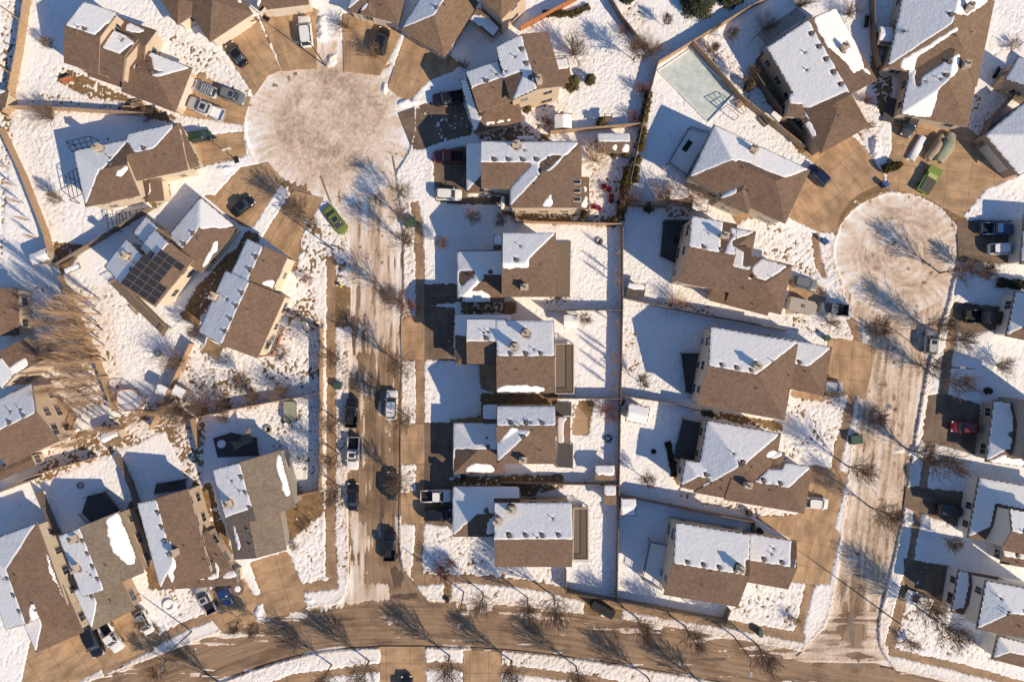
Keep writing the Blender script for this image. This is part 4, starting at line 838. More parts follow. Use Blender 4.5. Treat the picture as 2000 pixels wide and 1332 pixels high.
 dict(label='big brown-roofed house in the bottom left corner with a ragged snow strip', roof='roof_brown', wall='cream',
  blocks=[((72, 1020), (132, 1185), (-50, 1064), 5.6, 'hg'), ((108, 1110), (163, 1234), (15, 1150), 3.4, 'gh', .42)], patch=[[(87, 1073), (95, 1082), (128, 1168), (122, 1168), (97, 1115)], [(58, 1180), (64, 1175), (82, 1220), (70, 1262), (55, 1230)]]),
 dict(label='grey-shingled house at lower left with bright patchy snow down its right slope', roof='roof_grey', wall='tan',
  blocks=[((233, 998), (281, 1118), (112, 1045), 5.6, 'gg'), ((226, 1112), (264, 1190), (138, 1145), 3.3, 'gh', .42)], chim=[(148, 1050), (152, 1107)],
  patch=[[(207, 1012), (232, 1000), (266, 1088), (263, 1103), (248, 1103), (222, 1078), (212, 1050)]]),
 dict(label='brown gabled house with a narrow snowy left slope between the grey-roofed pair', roof='roof_brown', wall='beige',
  blocks=[((367, 955), (413, 1125), (267, 982), 5.6, 'gh'), ((405, 1035), (454, 1112), (380, 1055), 3.2, 'gh', .35), ((340, 1120), (462, 1112), (345, 1150), 3.0, 'gg', .2)], patch=[[(318, 1082), (333, 1052), (342, 1100), (337, 1148)]], chim=[(344, 1077)]),
 dict(label='grey-brown gabled house beside the boulevard fence with snow on both slopes', roof='roof_grey', wall='grey',
  blocks=[((547, 879), (578, 990), (408, 897), 5.6, 'gg'), ((540, 965), (560, 1074), (440, 1000), 3.4, 'gg', .42, 's1')], patch=[[(540, 888), (548, 885), (568, 965), (558, 970), (540, 915)], [(452, 1022), (458, 1025), (470, 1065), (466, 1080)]], bare=[[(440, 1010), (500, 990), (520, 1090), (460, 1100)]], chim=[(449, 982)]),
 dict(label='white-roofed garage house at the right edge next to the long dark hedge', roof='roof_brown', wall='white', blocks=[((1982, 569), (1964, 657), (2070, 587), 3.2, 'hh'), ((2040, 575), (2030, 650), (2090, 590), 5.6, 'gg')]),
 dict(label='house at the right edge behind the red car with small square windows above its garage', roof='roof_brown', wall='grey', blocks=[((1940, 782), (1924, 902), (2020, 796), 3.2, 'hh'), ((2010, 778), (1998, 900), (2090, 795), 5.8, 'gg')], patch=[[(1926, 902), (1962, 888), (2000, 896), (2000, 916)]]),
 dict(label='house at the right edge with a broad blue-shaded garage roof and gabled wing', roof='roof_brown', wall='white', blocks=[((1911, 931), (1889, 1050), (2070, 960), 3.3, 'hh'), ((1971, 992), (2060, 1010), (1957, 1074), 6.0, 'gg'), ((1958, 1070), (2050, 1085), (1952, 1100), 3.0, 'gg', .3)]),
 dict(label='house at the right edge above the bottom corner lawn with a snowy hip roof', roof='roof_brown', wall='white', blocks=[((1871, 1113), (1857, 1196), (1950, 1128), 3.1, 'hh'), ((1925, 1132), (2070, 1160), (1905, 1228), 5.7, 'hh'), ((1948, 1240), (1936, 1287), (2060, 1265), 3.6, 'hh')]),
 dict(label='house at the right edge with ragged snow on brown, facing the tarped vehicles', roof='roof_brown', wall='tan', blocks=[((1922, 264), (1990, 345), (2010, 190), 3.5, 'hg', .42, 't0')], patch=[[(1937, 266), (1958, 272), (1975, 290), (1991, 325), (1984, 329), (1960, 300)]]),
 dict(label='small snowy roof at the right edge behind the narrow back garden', roof='roof_brown', wall='tan', blocks=[((1988, 110), (1960, 156), (2060, 150), 3.4, 'gg')]),
 dict(label='house at the right edge with only its pale garage front showing by the blue pickup', roof='roof_brown', wall='white', blocks=[((1999, 418), (1992, 516), (2080, 430), 3.3, 'hh', .45, 't0')]),
]
built = []
for i, h in enumerate(HS): built.append(make_house(i, **h))
# solar arrays on the angled house (each panel its own sub-part of the roof)
root, ro, bl, p2r = built[19]
b = bl[0]
def on_roof(blk, a, t):
    x, y = blk.w(a, t); return Vector((x, y, blk.h + blk.p * blk.dist(a, t)))
proto = None
for row in range(4):
    for col in range(8):
        if (row == 3 and col in (3, 4, 5)) or (row == 0 and col in (6, 7)) : continue
        a = b.L - .75 - col * 1.03; t = b.W / 2 + .35 + row * 1.20
        if a > b.L - .3: continue
        bb = b
        if a < -2.6: continue
        if a < .2:
            bb = bl[1]; dx = Vector(b.w(a, t)) - bb.o; a2, t2 = dx.dot(bb.u), dx.dot(bb.v); c = on_roof(bb, a2, t2)
        else: c = on_roof(b, a, t)
        c.z += .12
        if proto is None:
            pb = MB(); pb.box(0, 0, 0, 1.02, 1.30, .05, 0, 1); pb.box(0, 0, .05, .96, 1.24, .012, 0, 0); o = proto = pb.build('solar_panel', [M['solar'], M['frame']], ro)
        else:
            o = proto.copy(); C.objects.link(o); o.parent = ro
        ux = Vector((b.u.x, b.u.y, 0)); vy = Vector((b.v.x, b.v.y, -b.p)).normalized(); nz = ux.cross(vy)
        if nz.z < 0: ux = -ux; nz = -nz
        o.location = c; o.rotation_euler = Matrix((ux, vy, nz)).transposed().to_euler()
# sheds built like small houses
SH = [
 ('white garden shed with a snowy gable roof in the big trampled yard', 'cream', 'trim', [((1083, 222), (1083, 251), (1117, 222), 2.3, 'gg', .3)], [[(1080, 215), (1120, 215), (1120, 255), (1080, 255)]], 'roof_tan'),
 ('brown garden shed with snow clumps on its sunny side beside the dark hedge', 'tan', 'fascia', [((1167, 261), (1231, 261), (1167, 299), 2.3, 'gg', .4)], [[(1197, 284), (1206, 284), (1205, 295), (1195, 293)], [(1212, 290), (1222, 279), (1230, 284), (1228, 297), (1215, 297)]], 'roof_brown'),
 ('tall narrow snow-topped shed behind the shaded yard, topmost of two side by side', 'grey', 'trim', [((1308, 367), (1347, 372), (1304, 400), 2.4, 'gg', .3)], [[(1300, 360), (1350, 360), (1350, 390), (1300, 390)]], 'roof_tan'),
 ('low snow-topped shed between the taller shed and a brush pile', 'grey', 'trim', [((1352, 385), (1384, 388), (1348, 411), 2.1, 'gg', .25)], [[(1345, 380), (1390, 380), (1390, 415), (1345, 415)]], 'roof_tan'),
 ('metal garden shed with snow on both slopes in the corner by the fence junction', 'white', 'trim', [((1228, 786), (1270, 795), (1221, 822), 2.3, 'gg', .3)], [[(1215, 780), (1280, 780), (1280, 835), (1215, 835)]], 'roof_tan'),
 ('small garden shed with a snow square on its roof against the long back fence', 'tan', 'fascia', [((1162, 908), (1202, 908), (1162, 938), 2.3, 'gg', .3)], [[(1160, 905), (1202, 905), (1200, 928), (1165, 928)]], 'roof_tan'),
 ('beige ribbed metal shed free of snow against the long back fence', 'beige', 'trim', [((1180, 946), (1203, 946), (1180, 986), 2.2, 'gg', .25)], [], 'roof_tan'),
 ('white storage shed in the blue-shaded yard above the corner house fence', 'white', 'trim', [((1213, 972), (1243, 974), (1212, 1006), 2.2, 'gg', .2)], [[(1210, 968), (1246, 968), (1246, 1010), (1210, 1010)]], 'roof_tan'),
 ('flat dark-topped shed by the fence corner below the trampled slope', 'tan', 'dark_fascia', [((1226, 551), (1261, 555), (1224, 577), 1.9, 'gg', .05)], [], 'roof_dark'),
 ('snow-topped shed left of the fence where the two back gardens meet', 'tan', 'fascia', [((309, 747), (331, 757), (300, 768), 2.2, 'gg', .2)], [[(298, 742), (335, 742), (335, 785), (298, 785)]], 'roof_brown'),
 ('snow-topped shed right of the fence where the two back gardens meet', 'tan', 'fascia', [((343, 749), (367, 762), (333, 768), 2.2, 'gg', .2)], [[(330, 742), (370, 742), (370, 790), (330, 790)]], 'roof_brown'),
 ('shed with a sunlit half-snowy roof behind the long brown hedge row', 'cream', 'trim', [((194, 848), (229, 834), (202, 872), 2.3, 'gg', .35)], [[(192, 842), (232, 830), (236, 850), (200, 868)]], 'roof_tan'),
 ('small shed with snowy gable roof beside the leaning poplars at the left edge', 'beige', 'trim', [((55, 497), (90, 483), (62, 522), 2.3, 'gg', .35)], [[(50, 480), (100, 480), (100, 525), (50, 525)]], 'roof_tan'),
 ('tiny beige shed with a grey roof at the far left edge', 'beige', 'trim', [((-8, 172), (18, 178), (-5, 208), 2.6, 'gh', .6)], [], 'roof_dark'),
 ('pale flat-topped garden shed against the fence beside the tall wide-roofed house', 'cream', 'trim', [((1512, 214), (1530, 231), (1503, 224), 2.0, 'gg', .06)], [[(1500, 210), (1535, 210), (1535, 245), (1500, 245)]], 'roof_tan'),
 ('snowy shed beside the leaning shrubs between the two top right houses', 'grey', 'trim', [((1718, 51), (1746, 54), (1714, 87), 2.4, 'gg', .2)], [[(1712, 48), (1750, 48), (1750, 82), (1712, 82)]], 'roof_tan'),
 ('square snowy-lidded shed behind the middle house of the centre row', 'tan', 'fascia', [((1101, 614), (1128, 614), (1101, 642), 2.3, 'gg', .2)], [[(1100, 610), (1130, 610), (1130, 645), (1100, 645)]], 'roof_tan'),
 ('open-sided playhouse with a barrel-lit snowy roof in the corner of the fenced poplar yard', 'cream', 'trim', [((124, 525), (153, 512), (130, 536), 2.2, 'gg', .2)], [[(122, 520), (155, 510), (156, 530), (128, 540)]], 'roof_tan'),
 ('small orange-topped play hut beside the hedge in the big trampled yard', 'tan', 'wood_red', [((1180, 222), (1196, 222), (1180, 236), 1.7, 'gg', .2)], [], 'roof_brown'),
 ('long flat storage cabinet against the side wall above the skylight house', 'grey', 'trim', [((1009, 265), (1045, 265), (1009, 273), 2.0, 'gg', .1)], [[(1005, 262), (1048, 262), (1048, 275), (1005, 275)]], 'roof_tan'),
]
M['wood_red_t'] = M['wood_red']
for i, (lab, wall, fas, blocks, patch, roof) in enumerate(SH):
    make_house(60 + i, lab, roof, wall, blocks, patch=patch, group='garden sheds', name='garden_shed', windows=False, fascia=fas, vents=False)
# ------------------------------------------------------------------ fences
post_b = MB(); post_b.box(0, 0, -.1, .12, .12, 2.05); 
POST = {}
def fence(pts, m, label, hgt=1.8, group='garden fences'):
    w_ = [Vector(P(*p)) for p in pts]; root = empty('fence', (w_[0].x, w_[0].y, 0)); tag(root, label, 'fence', group)
    pb = MB(); off = w_[0]; posts = []
    for a, b in zip(w_[:-1], w_[1:]):
        L_ = (b - a).length; rz = math.atan2(b.y - a.y, b.x - a.x); n = max(1, round(L_ / 2.4))
        for k in range(n):
            p, q = a + (b - a) * (k / n), a + (b - a) * ((k + 1) / n); c = (p + q) / 2 - off; hh = hgt * random.uniform(.97, 1.02)
            pb.box(c.x, c.y, .06, (q - p).length - .02, .05, hh - .06, rz); 
            pb.box(c.x, c.y, hh, (q - p).length - .02, .13, .04, rz)
            posts.append((p - off, rz))
        posts.append((b - off, rz))
    pb.build('panel', m, root)
    key = (m.name, hgt)
    for c, rz in posts[:95]:
        if key not in POST:
            q = MB(); q.box(0, 0, -.1, .13, .13, hgt + .17); q.box(0, 0, hgt + .07, .17, .17, .04); o = POST[key] = q.build('post', m, root)
        else: o = POST[key].copy(); C.objects.link(o); o.parent = root
        o.location = (c.x, c.y, 0); o.rotation_euler = (0, 0, rz)
    return root
FN = [
 ([(1213, 444), (1213, 600), (1209, 780), (1206, 950), (1202, 1166)], 'wood_grey', 'very long weathered fence running down the back of the middle row of gardens'),
 ([(1066, 606), (1212, 607)], 'wood_grey', 'short back fence between the two middle gardens of the centre row, above the snowy-lidded shed'),
 ([(1066, 776), (1209, 777)], 'wood_grey', 'centre row garden fence just above the curved brown patio'),
 ([(980, 939), (1206, 943)], 'wood_grey', 'fence above the beige ribbed shed and below the snowy-lidded shed'),
 ([(1104, 1108), (1104, 1150), (1201, 1166)], 'wood_grey', 'corner fence turning below the deck of the street corner house'),
 ([(1006, 408), (1007, 436), (1216, 441)], 'wood_tan', 'sunlit tan fence south of the house with three skylights'),
 ([(1187, 0), (1208, 37), (1260, 103)], 'wood_grey', 'dark-sided fence slanting down to the ice rink corner'),
 ([(1281, 130), (1350, 88), (1450, 28), (1500, 0)], 'wood_tan', 'sunlit tan fence rising to the right above the ice rink'),
 ([(1281, 130), (1262, 200), (1243, 290), (1228, 360)], 'wood_grey', 'fence along the hedge left of the ice rink yard'),
 ([(1349, 90), (1400, 146), (1440, 194), (1506, 246), (1564, 292)], 'wood_tan', 'first of two parallel fences right of the ice rink, nearer the rink'),
 ([(1017, 62), (1125, 4)], 'wood_red', 'new orange cedar fence near the top edge'),
 ([(1075, 263), (1245, 248)], 'wood_tan', 'fence between the white shed garden and the brown shed garden'),
 ([(20, 214), (135, 218), (200, 222), (292, 228)], 'wood_tan', 'level fence below the top left house'),
 ([(62, 0), (46, 108), (22, 226)], 'wood_tan', 'upper left boundary fence with its sunlit face'),
 ([(12, 255), (55, 345), (100, 462), (112, 515)], 'wood_tan', 'sunlit boundary fence curving down left of the trampled white yard'),
 ([(116, 521), (185, 480), (300, 410)], 'wood_grey', 'dark diagonal fence above the house with solar panels'),
 ([(125, 540), (160, 622), (198, 705), (232, 800)], 'wood_tan', 'fence beside the leaning poplars and the orange hedge'),
 ([(237, 888), (262, 940), (277, 985)], 'wood_grey', 'dark fence between the two blue-shaded yards at lower left'),
 ([(302, 836), (345, 748), (380, 672)], 'wood_tan', 'diagonal fence between the pair of snow-topped sheds'),
 ([(50, 936), (120, 912), (192, 892)], 'wood_tan', 'fence under the low brown hedge row at lower left'),
 ([(85, 958), (120, 1038)], 'wood_grey', 'double-railed dark fence above the grey-roofed house'),
 ([(382, 817), (395, 870)], 'wood_tan', 'short steep fence beside the covered pergola patio'),
 ([(388, 815), (452, 800), (540, 783), (628, 767)], 'wood_tan', 'fence crossing below the shrub row left of the street'),
 ([(631, 642), (631, 760), (630, 880), (629, 956)], 'wood_tan', 'straight sunlit fence beside the long pavement'),
 ([(562, 608), (595, 624), (628, 643)], 'wood_grey', 'short slanting fence right of the two-part house'),
 ([(576, 966), (629, 954)], 'wood_tan', 'short fence closing the yard behind the grey-brown gabled house'),
 ([(1215, 583), (1340, 610), (1440, 628), (1532, 645)], 'wood_grey', 'fence under the flat dark-topped shed running to the right-hand street'),
 ([(1209, 771), (1285, 782), (1362, 800)], 'wood_grey', 'fence above the metal shed with snow on both slopes'),
 ([(1207, 963), (1340, 990), (1467, 1014), (1465, 1040)], 'wood_grey', 'fence above the white storage shed'),
 ([(1203, 1166), (1310, 1186), (1411, 1206), (1420, 1184)], 'wood_grey', 'fence along the bottom pavement below the long gabled house'),
 ([(1696, 0), (1700, 95), (1710, 135)], 'wood_grey', 'fence between the two top right houses'),
 ([(2000, 118), (1972, 190), (1925, 238), (1898, 295)], 'wood_grey', 'crooked dark fence near the right edge beside the snowy side garden'),
 ([(1226, 404), (1300, 407)], 'wood_grey', 'low fence left of the tall narrow shed'),
 ([(12, 20), (57, 52)], 'wood_y', 'topmost of the yellow-brown fences at the left edge'),
 ([(-6, 122), (37, 153)], 'wood_y', 'second yellow-brown fence down the left edge'),
 ([(-8, 203), (22, 232)], 'wood_y', 'third yellow-brown fence down the left edge, right by the tiny beige shed'),
 ([(-10, 243), (14, 264)], 'wood_y', 'lowest of the yellow-brown fences at the left edge'),
 ([(0, 962), (85, 930)], 'wood_tan', 'fence ending at the double-railed one at the left edge'),
 ([(1470, 152), (1490, 182), (1520, 222), (1560, 268)], 'wood_grey', 'second of two parallel fences right of the ice rink, nearer the tall house'),
 ([(1218, 782), (1213, 790)], 'wood_grey', 'stub of fence beside the metal shed'),
]
for pts, m, lab in FN: fence(pts, M[m], lab)
fence([(556, 640), (545, 668), (533, 694), (505, 697)], M['wood_red'], 'low orange edging fence round the window wall of the two-part house', .5)
# ------------------------------------------------------------------ trees and shrubs
def grow(mb, p, d, L_, r, lvl, maxl, spread, rng, n0, up=.15, tips=None):
    """a limb of a few bending segments with side limbs"""
    seg = 3 if lvl < 2 else 2; q = Vector(p); dv = Vector(d).normalized(); rr = r
    for i in range(seg):
        dv = (dv + Vector((rng.gauss(0, .10), rng.gauss(0, .10), rng.gauss(0, .06) + up * .3))).normalized(); q2 = q + dv * (L_ / seg); r2 = max(.017, rr * (.80 if i < seg - 1 else .62))
        mb.tube(q, q2, rr, r2, 5 if lvl < 1 else 3, cap=False)
        if lvl < maxl:
            k = n0 if i else max(1, n0 - 1)
            for _ in range(k):
                ax = Vector((rng.gauss(0, 1), rng.gauss(0, 1), rng.gauss(0, .5))); ax = (ax - dv * ax.dot(dv)).normalized()
                nd = (dv * math.cos(spread) + ax * math.sin(spread)); nd.z += up; grow(mb, q2, nd, L_ * rng.uniform(.52, .74), r2 * .62, lvl + 1, maxl, spread, rng, n0, up, tips)
        q, rr = q2, r2
    if tips is not None: tips.append(tuple(q))
def tree_kind(seed, h, trunk_h, r0, spread, n0, maxl, barkm, twigm, name, trunks=1, up=.18, crown_len=.42):
    rng = random.Random(seed); root = empty(name, (0, 0, 0)); tb = MB(); cb = MB()
    for k in range(trunks):
        a = 2 * math.pi * k / max(1, trunks) + rng.random(); lean = 0 if trunks == 1 else .28
        q = Vector((0, 0, -.1)); dv = Vector((math.cos(a) * lean, math.sin(a) * lean, 1)).normalized(); r = r0
        n = 3
        for i in range(n):
            q2 = q + (dv + Vector((rng.gauss(0, .03), rng.gauss(0, .03), 0))) * (trunk_h / n); tb.tube(q, q2, r, r * .9, 7, cap=False); q = q2; r *= .9
        # leader
        Lh = h - trunk_h; seg = 5
        for i in range(seg):
            q2 = q + (dv + Vector((rng.gauss(0, .08), rng.gauss(0, .08), 0))) * (Lh * .8 / seg); cb.tube(q, q2, r, r * .74, 6, cap=False)
            for _ in range(n0 + (2 if i < 3 else 1)):
                b_ = rng.random() * 6.283; el = spread; nd = Vector((math.cos(b_) * math.sin(el), math.sin(b_) * math.sin(el), math.cos(el)))
                grow(cb, q, nd, Lh * crown_len * (1 - .12 * i), r * .55, 1, maxl, .55, rng, 3, up)
            q = q2; r *= .74
    tb.build('trunk', barkm, root); cb.build('crown', twigm, root)
    return root
def poplar_kind(seed, h, name):
    rng = random.Random(seed); root = empty(name, (0, 0, 0)); tb = MB(); cb = MB(); tb.tube((0, 0, -.1), (.1, 0, h * .45), .13, .09, 7, cap=False); tb.tube((.1, 0, h * .45), (.1, .1, h * .95), .09, .02, 6, cap=False)
    for i in range(64):
        z = h * rng.uniform(.08, .8); a = rng.random() * 6.283; L_ = h * rng.uniform(.16, .34) * (1.1 - z / h); e = rng.uniform(.10, .34); q = Vector((.05, .03, z)); d = Vector((math.cos(a) * math.sin(e), math.sin(a) * math.sin(e), math.cos(e))); r = .035
        for s_ in range(3):
            q2 = q + d * L_ / 2; cb.tube(q, q2, r, r * .7, 4, cap=False); r *= .7
            for _ in range(2):
                nd = (d + Vector((rng.gauss(0, .16), rng.gauss(0, .16), .1))).normalized(); cb.tube(q2, q2 + nd * L_ * .6, r * .7, .010, 3, cap=False)
            d = (d + Vector((0, 0, .12))).normalized(); q = q2
    tb.build('trunk', M['bark_pale'], root); cb.build('crown', M['twig_pale'], root); return root
def bush_kind(seed, h, rad, n, barkm, name, maxl=2, r0=.03):
    rng = random.Random(seed); root = empty(name, (0, 0, 0)); cb = MB(); sb = MB()
    for i in range(n):
        a = rng.random() * 6.283; e = rng.uniform(.1, 1.15); d = Vector((math.cos(a) * math.sin(e) * rad / h, math.sin(a) * math.sin(e) * rad / h, math.cos(e)))
        sb.tube((math.cos(a) * .05, math.sin(a) * .05, -.05), (math.cos(a) * .15, math.sin(a) * .15, .2), r0 * 1.3, r0, 4, cap=False)
        grow(cb, (math.cos(a) * .15, math.sin(a) * .15, .2), d, h * rng.uniform(.5, .8), r0, 1, 1 + maxl, .5, rng, 2, .1)
    sb.build('stem', M['bark'], root); cb.build('crown', barkm, root); return root
def conifer_kind(seed, h, rad, n, m, name, column=False):
    rng = random.Random(seed); root = empty(name, (0, 0, 0)); tb = MB(); tb.tube((0, 0, -.1), (0, 0, h * .9), .16 if not column else .06, .03, 7); tb.build('trunk', M['bark'], root)
    cb = MB()
    for i in range(n):
        z = h * (1 - math.sqrt(rng.random())) if not column else h * rng.random() ; k = (1 - z / h) if not column else math.sqrt(max(.05, 1 - abs(z / h * 1.5 - .5) ** 2.2))
        a = rng.random() * 6.283; lob = 1 + .14 * math.sin(a * 5 + z * 3); rr = rad * k * lob * rng.uniform(.55, 1.0); c = Vector((math.cos(a) * rr, math.sin(a) * rr, z + .15))
        s_ = rng.uniform(.09, .22) * (1.2 if not column else .9); t1 = Vector((rng.gauss(0, 1), rng.gauss(0, 1), rng.gauss(0, .6))).normalized() * s_; out = Vector((math.cos(a), math.sin(a), -.35)).normalized() * s_ * 1.8
        cb.poly([c - t1 * .5, c + t1 * .5, c + out]); 
    cb.build('crown', m, root); return root
T = {}
ORIG = []
def proto_of(kind):
    if kind in T: return random.choice(T[kind])
    mk = {
     'street': lambda s: tree_kind(s, 8.2, 1.7, .14, .46, 2, 3, M['bark'], M['twig'], 'street_tree', up=.20, crown_len=.44),
     'young': lambda s: tree_kind(s, 5.0, 1.3, .07, .60, 2, 3, M['bark'], M['twig'], 'young_tree', up=.16, crown_len=.42),
     'orn': lambda s: tree_kind(s, 4.2, .8, .10, .85, 3, 3, M['bark'], M['twig_red'], 'ornamental_tree', up=.08, crown_len=.50),
     'poplar': lambda s: poplar_kind(s, 14.0, 'poplar_tree'),
     'bush': lambda s: bush_kind(s, 2.0, 1.3, 22, M['twig'], 'bare_shrub'),
     'redbush': lambda s: bush_kind(s, 1.6, 1.2, 22, M['twig_red'], 'red_shrub'),
     'bigbush': lambda s: bush_kind(s, 3.8, 2.4, 34, M['twig'], 'large_shrub', 2, .05),
     'palebush': lambda s: bush_kind(s, 3.0, 1.6, 30, M['twig_pale'], 'pale_shrub', 2, .035),
     'spruce': lambda s: conifer_kind(s, 9.0, 2.3, 9000, M['needle'], 'spruce_tree'),
     'cedar': lambda s: conifer_kind(s, 2.2, .62, 1500, M['cedar'], 'cedar_shrub', True),
     'darkcedar': lambda s: conifer_kind(s, 2.2, .75, 1600, M['needle'], 'juniper_shrub', True),
    }[kind]
    T[kind] = [mk(100 + 7 * i + len(kind)) for i in range(3 if kind in ('street', 'young', 'poplar') else 2)]
    for t in T[kind]: t['fresh'] = 1
    return T[kind][0]
CAT = dict(street='tree', young='tree', orn='tree', poplar='tree', bush='shrub', redbush='shrub', bigbush='shrub', palebush='shrub', spruce='tree', cedar='shrub', darkcedar='shrub')
GRP = dict(street='street trees', young='young garden trees', orn='small ornamental trees', poplar='row of tall poplars', bush='bare garden shrubs', redbush='reddish shrubs', bigbush='large bare shrubs', palebush='pale bare shrubs', spruce='evergreens', cedar='small brown cedars', darkcedar='dark junipers')
def plant(kind, px, py, k, label):
    p = proto_of(kind)
    for q in T[kind]:
        if q.get('fresh'): p = q; break
    if p.get('fresh'): o = p; del o['fresh']
    else: o = copy_tree(p)
    x, y = P(px, py); o.location = (x, y, 0); o.rotation_euler = (0, 0, random.random() * 6.28); o.scale = (k, k, k * random.uniform(.94, 1.06))
    tag(o, label, CAT[kind], GRP[kind]); return o
